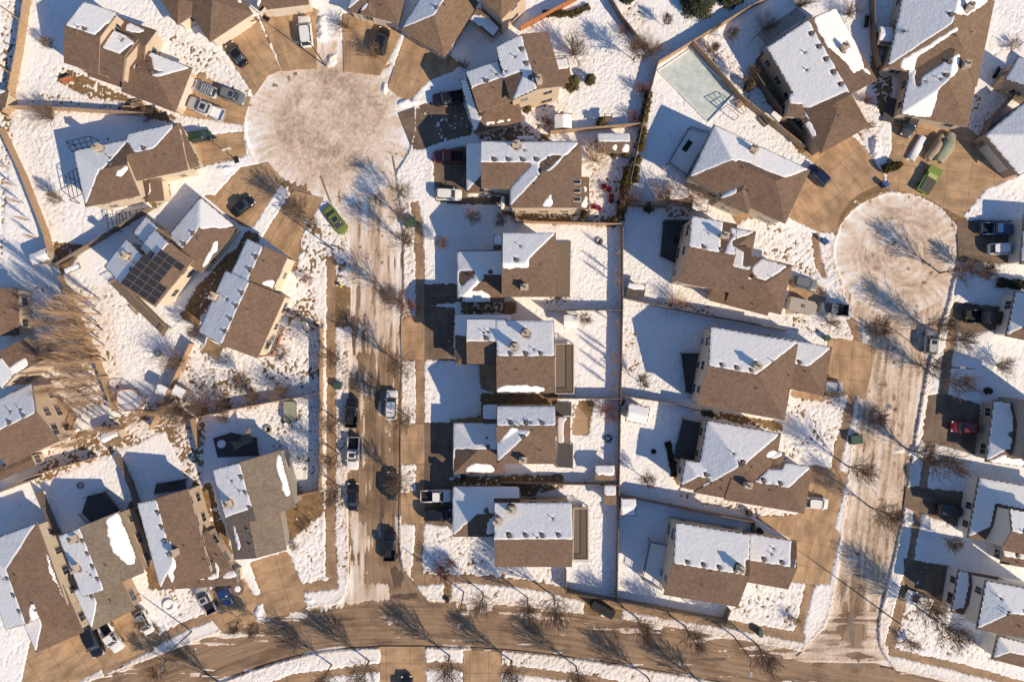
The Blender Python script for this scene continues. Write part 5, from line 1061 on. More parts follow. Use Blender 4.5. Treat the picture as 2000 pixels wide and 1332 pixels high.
TR = [
 ('street', 791, 385, .8, 'bare street tree whose shadow falls on the turnaround, above the green utility box'), ('street', 790, 428, .75, 'bare tree rooted right beside the green utility box on the main street'),
 ('street', 800, 481, 1.0, 'bare tree below the green utility box with a very long shadow across packed snow'), ('street', 778, 588, 1.0, 'bare tree beside the shaded white bank halfway down the main street'),
 ('orn', 800, 604, .8, 'pinkish-brown bare tree on the bank just above the empty drive aprons'), ('street', 786, 713, 1.05, 'bare tree at the top of the snow strip left of the big blue-shaded lawn'),
 ('street', 800, 815, .95, 'bare tree at the foot of the snow strip left of the big blue-shaded lawn'), ('street', 784, 932, .9, 'bare tree on the small snow square beside the white pickup drive'),
 ('street', 664, 702, 1.0, 'topmost bare tree of the boulevard strip between pavement and main street'), ('street', 662, 822, .95, 'bare boulevard tree beside the parked black pickup'),
 ('street', 662, 885, .9, 'bare boulevard tree left of the white pickup in the street'), ('street', 664, 950, 1.0, 'lowest bare boulevard tree, over the dark car near the street mouth'),
 ('street', 597, 418, .9, 'bare tree casting its shadow over the two fan-shaped driveways'), ('young', 622, 446, .95, 'bare tree left of the lime green car'),
 ('orn', 605, 548, .45, 'leafless tree in a round well on the corner lawn'),
 ('young', 926, 428, .85, 'left of two round bare trees in the blue-shaded lawn'), ('young', 981, 434, .8, 'right of two round bare trees in the blue-shaded lawn'), ('young', 865, 478, .8, 'small pale bare tree on the left of the blue-shaded lawn'),
 ('street', 1836, 533, 1.0, 'bare tree throwing its shadow into the right-hand turnaround'), ('street', 1800, 634, .95, 'bare tree with the double-forked shadow below the right-hand turnaround'),
 ('young', 1690, 641, 1.2, 'bare tree left of the right-hand street by the grey pickup'), ('street', 1838, 664, .9, 'bare tree right of the silver car in the right-hand street'),
 ('street', 1787, 712, .9, 'bare tree on the shaded bank below the silver car'), ('street', 1836, 742, .95, 'bare tree over the pavement left of the round frosted shrub'),
 ('young', 1683, 811, 1.2, 'bare tree on the snow bank above the green box of the right-hand street'), ('street', 1773, 877, .9, 'bare tree behind the snow pile on the right-hand street'),
 ('street', 1797, 896, 1.15, 'wide bare tree between the red car and the dark drive'), ('street', 1652, 908, 1.0, 'bare tree with a long shadow over the trampled lawn'),
 ('street', 1700, 990, 1.0, 'bare tree on the left bank lower down the right-hand street'), ('street', 1775, 1160, 1.05, 'bare tree above the white car at the lower right'), ('street', 1812, 1200, 1.1, 'bare tree below the white car at the lower right'),
 ('young', 1840, 1050, .9, 'slim bare tree in the shaded lawn below the dark driveway'), ('street', 944, 1157, .85, 'leftmost bare tree of the bottom boulevard, right of the lamp post'),
 ('street', 1030, 1166, .85, 'second bare tree along the bottom boulevard'), ('street', 1082, 1163, 1.1, 'third bare tree along the bottom boulevard with a wide crown'), ('street', 1243, 1205, .9, 'bare tree at the left end of the curved snow bank by the bottom road'),
 ('street', 1337, 1222, 1.0, 'bare tree in the middle of the curved snow bank by the bottom road'), ('street', 1472, 1252, 1.0, 'bare tree at the right end of the curved snow bank by the bottom road'),
 ('street', 437, 1340, 1.1, 'bare tree at the bottom edge left of the lower driveways'), ('street', 648, 1297, 1.0, 'left of two bare trees on the long snow strip at the bottom edge'), ('street', 721, 1289, 1.05, 'right of two bare trees on the long snow strip at the bottom edge'),
 ('street', 878, 1279, 1.0, 'bare tree on the square snow patch at the bottom edge'), ('street', 1000, 1290, .95, 'bare tree south of the bottom road by the right-hand drive apron'), ('street', 1125, 1300, 1.0, 'bare tree south of the bottom road in the centre'),
 ('street', 1265, 1322, 1.0, 'bare tree south of the bottom road right of centre'), ('street', 1385, 1342, 1.0, 'bare tree at the bottom edge where the road leaves the picture'), ('young', 512, 1213, .9, 'bare tree on the tiny snow patch between two driveways of the bottom road'),
 ('young', 325, 1290, 1.0, 'bare tree on the snow strip under the lamp post at lower left'), ('young', 290, 1205, .7, 'small bare tree casting shadow by the white hatchback'), ('young', 470, 1210, .8, 'small bare tree by the drive with the blue car'),
 ('bigbush', 1120, 108, 1.0, 'big round bare bush in the trampled yard behind the tall beige wall'), ('young', 1237, 118, 1.25, 'bare tree by the fence with its shadow spread over the trampled yard'), ('bigbush', 1270, 105, .7, 'bare bush at the corner of the ice rink fence'),
 ('young', 1295, 52, .7, 'small bare tree in the white yard below the big spruce'), ('young', 1418, 80, .8, 'bare tree above the row of three yards right of the rink'), ('young', 1390, 100, .5, 'thin bare sapling by the tan fence above the rink'), ('young', 1455, 160, .9, 'bare tree in the narrow yard between the rink fence and the tall house'),
 ('bush', 1387, 104, .9, 'brown shrub in the narrow yard right of the rink'), ('cedar', 1460, 172, 1.0, 'pointed yellow-green cedar beside the double fence'),
 ('spruce', 1360, 8, 1.1, 'big dark spruce at the top edge'), ('spruce', 1425, -8, .9, 'second dark spruce cut by the top edge'), ('spruce', 1225, -4, .5, 'small evergreen at the top edge right of the cedar fence'),
 ('redbush', 1250, 180, 1.0, 'reddish shrub in the shade of the long hedge'), ('redbush', 1240, 235, .9, 'reddish shrub lower down the shaded hedge'), ('redbush', 1070, 243, .7, 'reddish shrub left of the white shed'), ('redbush', 1215, 65, .7, 'reddish shrub by the top fence of the trampled yard'),
 ('palebush', 1160, 315, 1.0, 'pale shrub right of the skylight house'), ('palebush', 1290, 388, 1.1, 'pale leaning bush left of the tall narrow shed'), ('palebush', 1345, 400, 1.0, 'pale leaning bush right of the tall narrow shed'), ('bigbush', 1230, 395, .8, 'spreading brown bush at the meeting of four gardens'),
 ('poplar', 1199, 632, .34, 'small tan columnar tree on the long back fence beside the snowy-lidded shed'), ('poplar', 1194, 728, .34, 'small tan columnar tree on the long back fence near the bird feeder'), ('poplar', 1196, 755, .34, 'lowest small tan columnar tree on the long back fence'), ('redbush', 1185, 800, 1.2, 'reddish tree-like shrub by the back fence beside the metal shed'),
 ('young', 1140, 622, .8, 'bare shrub tree beside the square snowy-lidded shed'), ('young', 1246, 744, .9, 'small bare tree with a fine shadow in the trampled corner'), ('young', 1256, 932, 1.0, 'round bare tree in the yard left of the bungalow'), ('palebush', 1320, 590, .7, 'thin pale bush by the fence right of the flat shed'),
 ('redbush', 862, 1108, 1.3, 'reddish shrub bed on the corner lawn'), ('redbush', 880, 1095, .8, 'small reddish shrub behind the corner bed'), ('redbush', 1620, 630, .9, 'low rusty shrub on the lawn right of the trailer house'), ('redbush', 1775, 1253, .9, 'dark reddish shrub on the bottom right lawn'), ('bush', 1548, 1205, .6, 'thin shrub on the speckled lawn by the bottom road'),
 ('bush', 1945, 713, 1.1, 'round frosted shrub on the shaded lawn'), ('darkcedar', 1925, 763, .6, 'small dark evergreen on the shaded lawn'), ('young', 1895, 535, 1.1, 'bare tree with fine reddish twigs beside the long dark hedge'), ('redbush', 1745, 800, .3, 'tiny shrub on the street bank'),
 ('young', 600, 1010, .9, 'bare shrub tree on the brown grass beside the grey-brown house'), ('bush', 575, 1065, .5, 'small round shrub beside the plain concrete driveway'), ('bigbush', 355, 705, .9, 'orange-brown bushy tree at the head of the diagonal fence'), ('bigbush', 345, 800, .85, 'bare bush right of the eight-sided snowy deck'), ('bigbush', 365, 815, .8, 'bare bush at the corner where four yards meet'),
 ('bigbush', 400, 790, .75, 'bare bush on the shaded hedge line, second from the corner'), ('bigbush', 440, 780, .7, 'bare bush on the shaded hedge line, third from the corner'), ('bigbush', 500, 773, .7, 'bare bush on the shaded hedge line, fourth from the corner'), ('bigbush', 556, 762, .75, 'bare bush on the shaded hedge line above the tool chest'),
 ('bush', 300, 230, .9, 'bare shrub beside the silver pickup drive'), ('bigbush', 105, 232, .8, 'round bare shrub below the level fence at upper left'), ('young', 128, 395, .8, 'bare shrub at the corner of the house with the pergola'), ('young', 110, 95, .7, 'bare tree in the shaded side yard at upper left'),
 ('young', 447, 812, .7, 'frosted sapling in the yard with the covered pergola'), ('young', 560, 690, .9, 'bare tree casting shadow beside the orange edging fence'), ('young', 485, 745, 1.0, 'bare tree right of the tan sail canopy'), ('young', 400, 650, .9, 'bare tree near the sail canopy'),
 ('cedar', 1152, 160, 1.0, 'round golden cedar by the trampled yard house'), ('cedar', 1117, 170, 1.4, 'larger golden cedar at the house corner by the trampled yard'), ('cedar', 1173, 243, 1.0, 'golden cedar beside the orange-topped play hut'), ('cedar', 1029, 215, .9, 'golden shrub by the little front path'),
 ('cedar', 1199, 303, .8, 'left golden cedar under the brown shed'), ('cedar', 1222, 302, .9, 'right golden cedar under the brown shed'), ('cedar', 1142, 421, .8, 'golden cedar at the corner of the skylight house'), ('cedar', 1198, 432, .8, 'golden cedar at the end of the tan fence'),
 ('darkcedar', 1266, 408, .9, 'dark evergreen beside the pale leaning bush'), ('darkcedar', 1160, 365, .0001, ''),
 ('bigbush', 735, 112, .6, 'fine bare shrub crossing the drive with the dark car'), ('bush', 678, 55, .9, 'round bare bush on the snow edge by the dark car drive'), ('cedar', 585, 24, .5, 'tiny orange shrub by the door of the top edge house'),
 ('bush', 905, 133, .6, 'small dark shrub on the shaded snow below the pointed roof'), ('redbush', 170, 660, .9, 'orange-brown shrub beside the poplar fence'), ('redbush', 180, 690, 1.1, 'dense orange-brown shrub under the poplars'), ('redbush', 150, 700, 1.0, 'orange-brown shrub nearest the left edge houses'),
 ('young', 1740, 90, .9, 'leaning bare sapling between the two top right houses'), ('young', 1735, 60, .7, 'thinner leaning bare sapling behind the snowy shed at upper right'), ('redbush', 1690, 200, .8, 'rusty shrub beside the patchy snow roof'), ('redbush', 1690, 250, .7, 'rusty shrub on the bank by the angled driveway'), ('redbush', 1975, 90, .8, 'rusty shrub by the crooked fence at the right edge'),
 ('bigbush', 1560, 15, .7, 'bare bush above the wide snow slope at the top edge'), ('bigbush', 1490, 60, .7, 'bare bush beside the pergola at the top edge'), ('bigbush', 1655, 30, .6, 'bare bush behind the tall wide-roofed house'),
 ('redbush', 1395, 335, .1, ''),
]
for kind, px, py, k, lab in TR:
    if lab: plant(kind, px, py, k, lab)
# poplars that lean out of the picture at the left, and the long row of thin stems below them
for i in range(14):
    plant('poplar', 196 - (i % 2) * 10 + i * 1.6, 585 + i * 15, .80 + .12 * ((i * 7) % 3), 'tall pale poplar in the dense row leaning over the yards at the left edge')
for i in range(9):
    plant('poplar', 160 - (i % 3) * 12, 590 + i * 21, .55 + .06 * (i % 3), 'shorter pale poplar behind the dense row, closer to the left edge houses')
for i in range(17):
    t = i / 16; plant('poplar', 355 - 215 * t, 788 + 78 * t + 6 * math.sin(i), .34 + .05 * (i % 3), 'thin pale stem of the long low row running across the lower left gardens')
for i in range(5): plant('poplar', 20 + i * 14, 330 + 34 * i, .30, 'thin pale stem along the left boundary fence')
for i, (x, y) in enumerate([(1200, 536), (1203, 556), (1203, 500), (1194, 702), (1196, 690)]):
    plant('poplar', x, y, .36, ('narrow bare tree along the back fence of the garden below the tan fence' if y < 600 else 'narrow bare tree behind the white-railed deck, near the long back fence'))
# small cedars in rows
for i, (x, y) in enumerate([(1262, 190), (1260, 206), (1257, 220), (1254, 234), (1252, 262), (1250, 276), (1248, 290), (1242, 315), (1238, 335), (1236, 352)]):
    plant('cedar', x + 2, y, .85, 'small clipped cedar in the hedge line left of the ice rink yard')
# hedges: clipped evergreen masses
def hedge(pts, wd, hgt, m, label, n=5000):
    w_ = [Vector(P(*p)) for p in pts]; o0 = w_[0]; hb = MB(); rng = random.Random(len(label)); seg = [(a, b, (b - a).length) for a, b in zip(w_[:-1], w_[1:])]; tot = sum(s[2] for s in seg)
    for _ in range(n):
        d = rng.random() * tot
        for a, b, l in seg:
            if d <= l: break
            d -= l
        c = a + (b - a) * (d / l); u_ = (b - a).normalized(); nn = Vector((-u_.y, u_.x)); e = rng.uniform(-1, 1); zz = hgt * (rng.random() ** .5) * math.sqrt(max(0, 1 - e * e * .8)); k = 1 + .25 * math.sin(d * 3)
        q = c + nn * e * wd / 2 * k - o0; s_ = rng.uniform(.1, .22); t1 = Vector((rng.gauss(0, 1), rng.gauss(0, 1), rng.gauss(0, .5))).normalized() * s_; t2 = Vector((rng.gauss(0, 1), rng.gauss(0, 1), abs(rng.gauss(0, 1)))).normalized() * s_ * 1.5
        cc = Vector((q.x, q.y, zz)); hb.poly([cc - t1 * .5, cc + t1 * .5, cc + t2])
    root = empty('hedge', (o0.x, o0.y, 0)); tag(root, label, 'hedge', 'hedges'); hb.build('foliage', M[m], root)
    sb = MB()
    for a, b, l in seg:
        for i in range(int(l / .8) + 1): c = a + (b - a) * (i * .8 / l) - o0; sb.tube((c.x, c.y, -.05), (c.x, c.y, hgt * .7), .04, .02, 5)
    sb.build('stem', M['bark'], root)
hedge([(1228, 330), (1219, 365), (1214, 400), (1208, 432)], 1.3, 2.0, 'cedar', 'dark brown hedge right of the red chairs patio', 6000)
hedge([(1942, 552), (1975, 556), (2010, 560)], 1.2, 1.8, 'needle', 'long dark rounded hedge at the right edge above the black pickup', 5000)
hedge([(1060, 30), (1120, 30), (1150, 15)], .9, .8, 'cedar', 'low hedge under the new orange cedar fence', 2500)
hedge([(1720, 333), (1735, 330), (1752, 324)], 1.0, 1.6, 'cedar', 'oval clipped hedge at the mouth of the tarped vehicle drive', 3000)
hedge([(1303, 862), (1312, 900), (1316, 930)], .8, .35, 'cedar', 'low mulch-brown planting curving beside the dark deck', 2500)
# ------------------------------------------------------------------ vehicles (nose along +x)
PAINT = {}
def paint(name, col, rough=.28, metal=.0):
    if name not in PAINT: PAINT[name] = mat(name + '_paint', col, rough, .04, 2, metal=metal, coat=.6, spec=.5)
    return PAINT[name]
def loft(mb, st, mi=0):
    """st: list of (x, half width, z low, z shoulder, z top, top half width)"""
    rings = []
    for x, hw, zl, zs, zt, tw in st:
        r = [(x, -hw * .93, zl), (x, -hw, zl + .12), (x, -hw, zs - .08), (x, -hw * .96, zs), (x, -tw, zt), (x, -tw * .5, zt + .025), (x, tw * .5, zt + .025), (x, tw, zt), (x, hw * .96, zs), (x, hw, zs - .08), (x, hw, zl + .12), (x, hw * .93, zl)]
        n = len(mb.v); mb.v += r; rings.append(n)
    m = 12
    for a, b in zip(rings[:-1], rings[1:]):
        for i in range(m): j = (i + 1) % m; mb.f.append((a + i, a + j, b + j, b + i)); mb.m.append(mi)
    mb.f.append(tuple(rings[0] + i for i in range(m))[::-1]); mb.m.append(mi); mb.f.append(tuple(rings[-1] + i for i in range(m))); mb.m.append(mi)
def make_car(kind, pm, root, roofm=None, rack=False, bedm=None, sunroof=False):
    dims = dict(sedan=(4.7, .90, 1.43), hatch=(4.3, .89, 1.5), suv=(4.75, .95, 1.74), van=(5.0, .97, 1.8), pickup=(5.7, .98, 1.88))[kind]
    L_, hw, ht = dims; l = L_ / 2; bb = MB(); hood = dict(sedan=.80, hatch=.86, suv=1.02, van=1.0, pickup=1.12)[kind]; sh = hood + .06
    if kind == 'pickup':
        st = [(-l, hw * .90, .38, sh - .02, sh, hw * .82)]
        body = [(l, hw * .70, .36, hood - .22, hood - .16, hw * .55), (l - .12, hw * .90, .30, hood - .10, hood - .04, hw * .72), (l - .6, hw, .28, hood - .04, hood + .02, hw * .80), (l - 1.5, hw, .28, sh - .02, sh + .03, hw * .86), (-.65, hw, .28, sh, sh + .03, hw * .88)]
        loft(bb, body[::-1])
        # load box: floor, sides, tailgate
        xa, xb = -l, -.65; bb.box((xa + xb) / 2, 0, .35, xb - xa, hw * 2 * .96, .32)
        for sgn in (-1, 1): bb.box((xa + xb) / 2, sgn * (hw - .07), .6, xb - xa, .14, sh - .6)
        bb.box(xa + .04, 0, .6, .08, hw * 1.86, sh - .62)
    else:
        rear = dict(sedan=(.86, .93), hatch=(.95, .98), suv=(1.08, 1.1), van=(1.08, 1.1))[kind]
        body = [(-l, hw * .74, .40, rear[0] - .16, rear[0] - .10, hw * .62), (-l + .10, hw * .90, .32, rear[0] - .04, rear[0], hw * .76), (-l + .45, hw * .98, .26, rear[0], rear[1] - .02, hw * .82), (-l + 1.3, hw, .24, sh, sh + .03, hw * .86),
                (.35, hw, .24, sh - .02, sh + .02, hw * .86), (l - 1.25, hw, .26, hood + .0, hood + .04, hw * .84), (l - .45, hw * .97, .28, hood - .10, hood - .05, hw * .76), (l - .12, hw * .86, .32, hood - .22, hood - .16, hw * .64), (l, hw * .66, .38, hood - .32, hood - .26, hw * .50)]
        loft(bb, body)
    bb.build('body', pm, root, True)
    # cabin glass and roof panel
    cb = MB()
    c0, c1, c2, c3 = dict(sedan=(-l + .75, -l + 1.55, .55, 1.25), hatch=(-l + .12, -l + .65, .60, 1.30), suv=(-l + .12, -l + .50, .50, 1.20), van=(-l + .12, -l + .42, .85, 1.55), pickup=(-.62, -.48, .72, 1.40))[kind]
    gw = hw * .86
    loft(cb, [(c0, gw * .94, sh - .12, sh - .04, sh + .0, gw * .86), (c1, gw, sh - .12, sh + .03, ht - .05, gw * .84), (c2, gw, sh - .12, sh + .03, ht - .05, gw * .84), (c3, gw * .95, sh - .12, sh - .02, sh + .02, gw * .84)])
    cb.build('window', M['glass'], root, True)
    rb = MB(); rw = gw * .84
    n = 6; pts = []
    rl = (c1 + c2) / 2; rh = (c2 - c1) / 2 + .05
    for i in range(24):
        t = 2 * math.pi * i / 24; ex = math.copysign(abs(math.cos(t)) ** .35, math.cos(t)); ey = math.copysign(abs(math.sin(t)) ** .35, math.sin(t)); pts.append((rl + rh * ex, (rw + .02) * ey))
    rb.prism(pts, ht - .06, ht + .0); rb.build('roof', roofm or pm, root)
    pb = MB()      # pillars
    for sgn in (-1, 1):
        pb.tube((c3 - .03, sgn * gw * .88, sh), (c2 + .02, sgn * rw, ht - .04), .045, .04, 4); pb.tube((c0 + .03, sgn * gw * .90, sh), (c1 - .02, sgn * rw, ht - .04), .07, .05, 4)
        pb.tube(((c1 + c2) / 2, sgn * gw * .99, sh), ((c1 + c2) / 2, sgn * rw, ht - .04), .045, .04, 4)
    pb.build('pillar', pm, root)
    if kind == 'pickup':
        fb = MB(); fb.box((-l - .65) / 2, 0, .67, l - .65 - .12, hw * 1.66, .03); fb.build('load_bed', bedm or M['tarp_black'], root)
    for sx in (-1, 1):
        for sy in (-1, 1):
            wb = MB(); x = sx * (l * .60); y = sy * (hw - .10); wb.tube((x, y - .11, .34), (x, y + .11, .34), .34, .34, 14); wo = wb.build('wheel', M['rubber'], root, False)
            r_ = MB(); r_.tube((x, y - .118, .34), (x, y + .118, .34), .20, .20, 10); r_.build('rim', M['rim'], wo)
    for sy in (-1, 1):
        for nm, x, mm, z in (('headlight', l - .16, M['lamp_clear'], hood - .30), ('tail_light', -l + .06, M['lamp_red'], sh - .30)):
            hb = MB(); hb.box(x, sy * hw * .72, z, .22 if nm[0] == 'h' else .10, .34, .16); hb.build(nm, mm, root)
        mb_ = MB(); mb_.box(c3 - .25, sy * (hw + .09), sh, .16, .22, .15); mb_.build('mirror', pm, root)
    if sunroof:
        s_ = MB(); s_.box(c2 - .55, 0, ht + .003, .75, .85, .015); s_.build('sunroof', M['glass'], root)
    if rack:
        k = MB()
        for sy in (-1, 1): k.box((c1 + c2) / 2, sy * rw * .82, ht + .08, c2 - c1 - .2, .05, .05)
        for i in range(5): k.box(c1 + .3 + i * (c2 - c1 - .5) / 4, 0, ht + .09, .06, rw * 1.7, .04)
        k.build('roof_rack', M['dark_metal'], root)
    return ht
NAMES = dict(sedan='parked_car', hatch='parked_car', suv='parked_suv', van='parked_van', pickup='pickup_truck'); CATS = dict(sedan='car', hatch='car', suv='car', van='van', pickup='pickup truck')
COL = dict(black=(.012, .012, .014), white=(.80, .79, .76), silver=(.45, .45, .46), grey=(.17, .18, .19), darkgrey=(.07, .072, .078), green=(.025, .055, .03), lime=(.17, .21, .05), red=(.22, .015, .015), darkred=(.20, .035, .03), blue=(.02, .045, .16), bright_blue=(.03, .09, .22), navy=(.02, .03, .09))
CARS = [  # kind, nose px, tail px, colour, options, label
 ('sedan', (447, 86), (478, 129), 'black', {}, 'black sedan alone on the angled driveway at the top left'),
 ('suv', (594, 33), (601, 94), 'white', {}, 'white car on the drive at the head of the round turnaround'),
 ('suv', (752, 55), (740, 108), 'black', {}, 'black car almost lost in its own shadow at the top edge'),
 ('suv', (381, 166), (424, 186), 'silver', dict(rack=True), 'silver car with a slatted roof rack beside the top left house'),
 ('suv', (480, 197), (432, 181), 'grey', dict(sunroof=True), 'grey car with a dark sunroof nearest the turnaround, nose to the road'),
 ('pickup', (370, 200), (438, 229), 'silver', dict(bedm='snow', sunroof=True), 'silver pickup with snow in its load bed beside the top left house'),
 ('hatch', (411, 263), (370, 270), 'green', {}, 'dark green car on the drive of the house with the pergola'),
 ('sedan', (494, 388), (455, 418), 'black', {}, 'black car under shadow on the fan-shaped driveway'),
 ('sedan', (674, 455), (637, 405), 'lime', dict(sunroof=True), 'lime green car parked where the street meets the turnaround'),
 ('pickup', (847, 307), (906, 307), 'darkred', {}, 'dark red pickup with a dark bed in a shaded drive'),
 ('suv', (902, 382), (851, 380), 'white', {}, 'white car on the drive below the dark red pickup'),
 ('pickup', (845, 198), (905, 189), 'black', {}, 'black truck deep in shade beside the snowy house at the turnaround'),
 ('suv', (766, 762), (764, 819), 'white', dict(roofm='snow'), 'white car with a snowy roof parked on the right of the main street'),
 ('pickup', (689, 777), (686, 834), 'black', dict(rack=False), 'black pickup parked on the left of the main street'),
 ('pickup', (689, 917), (691, 853), 'white', dict(sunroof=True), 'white pickup with a black bed in the main street'),
 ('suv', (768, 920), (766, 976), 'black', {}, 'dark grey car under the bare tree on the right of the main street'),
 ('sedan', (689, 943), (690, 997), 'black', {}, 'black car under a bare tree at the left kerb of the main street'),
 ('pickup', (762, 1040), (761, 1090), 'black', {}, 'black pickup at the right kerb near the street mouth'),
 ('pickup', (882, 967), (822, 968), 'white', {}, 'white pickup with a black bed backed on the corner house drive'),
 ('van', (880, 1004), (828, 1005), 'black', {}, 'black van beside the white pickup on the corner house drive'),
 ('suv', (1579, 326), (1614, 360), 'navy', dict(rack=True), 'dark blue car beside the hip-roofed bungalow'),
 ('pickup', (1975, 448), (1913, 447), 'bright_blue', {}, 'bright blue pickup with a black bed at the right edge'),
 ('suv', (1986, 486), (1929, 487), 'white', {}, 'white car beside the bright blue pickup at the right edge'),
 ('pickup', (1960, 622), (1883, 617), 'black', {}, 'long black pickup in the shade at the right edge'),
 ('suv', (1820, 645), (1816, 691), 'silver', dict(sunroof=True), 'silver car parked in the right-hand street'),
 ('suv', (1856, 832), (1908, 836), 'red', {}, 'red car in a shaded driveway at the right'),
 ('suv', (1878, 1000), (1828, 992), 'black', {}, 'black car lost in dark shade above the lower right lawns'),
 ('sedan', (1770, 1160), (1820, 1180), 'white', {}, 'white car half in shade at the lower right driveway'),
 ('hatch', (1617, 984), (1572, 980), 'white', {}, 'white car nosing out beside the bungalow with the blue hip roof'),
 ('hatch', (1645, 757), (1603, 752), 'silver', {}, 'silver car nosing out from the roof of the chimney-shadow house'),
 ('suv', (1592, 559), (1549, 548), 'grey', dict(sunroof=False), 'grey car on the gravelly drive above the flat trailer'),
 ('pickup', (1600, 601), (1650, 606), 'grey', dict(rack=False), 'grey pickup hitched in front of the flat trailer'),
 ('pickup', (393, 1147), (414, 1191), 'silver', dict(sunroof=True), 'silver pickup left of the blue car'),
 ('sedan', (446, 1179), (429, 1137), 'blue', {}, 'blue car between the silver pickup and the round covered tub'),
 ('hatch', (294, 1236), (272, 1193), 'white', dict(sunroof=True), 'small white car in front of the grey-shingled house'),
 ('suv', (196, 1280), (168, 1220), 'black', dict(roofm=None), 'black car at the bottom left house'),
 ('pickup', (236, 1268), (201, 1215), 'white', {}, 'white pickup between the black car and the small white car'),
 ('suv', (794, 1318), (797, 1372), 'black', {}, 'black car cut by the bottom edge'),
 ('suv', (1766, 268), (1788, 218), 'darkgrey', {}, 'dark grey car in the shade left of the two covered vehicles'),
]
for kind, nose, tail, col, opt, lab in CARS:
    a, b_ = Vector(P(*nose, .6)), Vector(P(*tail, .6)); c = (a + b_) / 2; d = a - b_
    root = empty(NAMES[kind], (c.x, c.y, 0), math.atan2(d.y, d.x)); opt = dict(opt)
    for k in ('roofm', 'bedm'):
        if opt.get(k) == 'snow': opt[k] = M['clean_snow']
    make_car(kind, paint(col, COL[col]), root, **opt)
    on_road = any(abs(c.x / S + 1000 - x) < 65 and y0 < 666 - c.y / S < y1 for x, y0, y1 in ((733, 440, 1180), (1752, 560, 900)))
    if lab.startswith('lime') or on_road: root.location.z = -.12
    else: root.location.z = .04
    L_ = dict(sedan=4.7, hatch=4.3, suv=4.75, van=5.0, pickup=5.7)[kind]; k = max(.8, min(1.08, d.length / L_)); root.scale = (k, max(.93, k), .97)
    tag(root, lab, CATS[kind], 'parked vehicles')
# tarped vehicles, trailer, lime trailer
def blob(pts, h0, name, m, label, cat, parts, prof=None):
    w_ = [Vector(P(*p, .8)) for p in pts]; a = (w_[0] + w_[1]) / 2; b_ = (w_[2] + w_[3]) / 2; c = (a + b_) / 2; d = b_ - a; wd = (w_[1] - w_[0]).length; L_ = d.length
    root = empty(name, (c.x, c.y, .03), math.atan2(d.y, d.x)); tag(root, label, cat)
    mb = MB(); prof = prof or [(0, .55, .72), (.06, .85, .8), (.25, 1.0, .95), (.38, 1.0, 1.55), (.68, 1.0, 1.6), (.82, .98, 1.05), (.95, .9, .9), (1, .6, .75)]
    rows = []
    for k, (t, q, z) in enumerate(prof):
        n = len(mb.v); hw = wd / 2 * q; x = -L_ / 2 + L_ * t; rows.append(n)
        for j, (yy, zz) in enumerate(((-1, .05), (-1.0, .55), (-.93, .86), (-.6, .98), (0, 1.0), (.6, .98), (.93, .86), (1.0, .55), (1, .05))): mb.v.append((x, yy * hw + .04 * math.sin(k * 2 + j), z * h0 * zz + .03 * math.sin(k * 3.1 + j * 2)))
    for p_, q_ in zip(rows[:-1], rows[1:]):
        for j in range(8): mb.f.append((p_ + j, p_ + j + 1, q_ + j + 1, q_ + j)); mb.m.append(0)
    mb.f.append(tuple(rows[0] + j for j in range(9))); mb.m.append(0); mb.f.append(tuple(rows[-1] + j for j in range(8, -1, -1))); mb.m.append(0)
    mb.build('cover', m, root, True); bb = MB()
    for t in (-.35, .35): bb.tube((t * L_, -wd / 2 + .05, .25), (t * L_, wd / 2 - .05, .25), .25, .25, 10)
    bb.build('wheel', M['rubber'], root); return root
blob([(1836, 260), (1849, 265), (1821, 314), (1807, 308)], 1.0, 'covered_boat', M['tarp_tan'], 'long vehicle under a creased tan tarp on the top right drive', 'covered vehicle', 0)
blob([(1851, 256), (1872, 262), (1843, 318), (1828, 312)], 1.0, 'covered_car', M['tarp_green'], 'vehicle under a pale green tarp beside the tan tarped one', 'covered vehicle', 0)
blob([(1800, 264), (1814, 268), (1790, 314), (1774, 310)], .55, 'covered_trailer', M['clean_snow'], 'low snow-dusted trailer left of the tan tarped vehicle', 'covered vehicle', 0, [(0, 1, 1), (.5, 1, 1.05), (1, 1, 1)])
r_ = empty('cargo_trailer', (0, 0, 0)); tag(r_, 'lime green flatbed trailer with a dark cover beside the right turnaround', 'trailer')
a, b_ = Vector(P(1824, 330)), Vector(P(1796, 378)); c = (a + b_) / 2; d = b_ - a; r_.location = (c.x, c.y, 0); r_.rotation_euler = (0, 0, math.atan2(d.y, d.x)); L_ = d.length
q = MB(); q.box(0, 0, .5, L_, 2.0, .45); q.build('body', mat('lime_enamel', (.20, .27, .06), .5), r_)
q = MB(); q.box(L_ * .22, .1, .96, L_ * .5, 1.6, .12); q.build('cover', mat('charcoal_cover', (.09, .085, .075), .7), r_)
q = MB(); q.box(-L_ * .12, 0, .96, L_ * .16, 1.5, .25); q.build('tool_box', mat('pale_lime', (.42, .46, .18), .5), r_)
for sx in (-.25, .25):
    for sy in (-1, 1): q = MB(); q.tube((sx * L_, sy * .95 - .1, .32), (sx * L_, sy * .95 + .1, .32), .32, .32, 12); q.build('wheel', M['rubber'], r_)
r_ = empty('camper_trailer', (0, 0, .02)); tag(r_, 'flat beige camper trailer with one small roof hatch behind the grey pickup', 'trailer')
a, b_ = Vector(P(1543, 592, 1.8)), Vector(P(1595, 604, 1.8)); c = (a + b_) / 2; d = b_ - a; r_.location = (c.x, c.y, .02); r_.rotation_euler = (0, 0, math.atan2(d.y, d.x)); L_ = d.length
q = MB(); q.prism([(-L_ / 2, -1), (L_ / 2 - .5, -1), (L_ / 2, -.55), (L_ / 2, .55), (L_ / 2 - .5, 1), (-L_ / 2, 1)], .45, 1.8); q.build('body', mat('beige_panel', (.42, .37, .31), .6, .12, 1), r_)
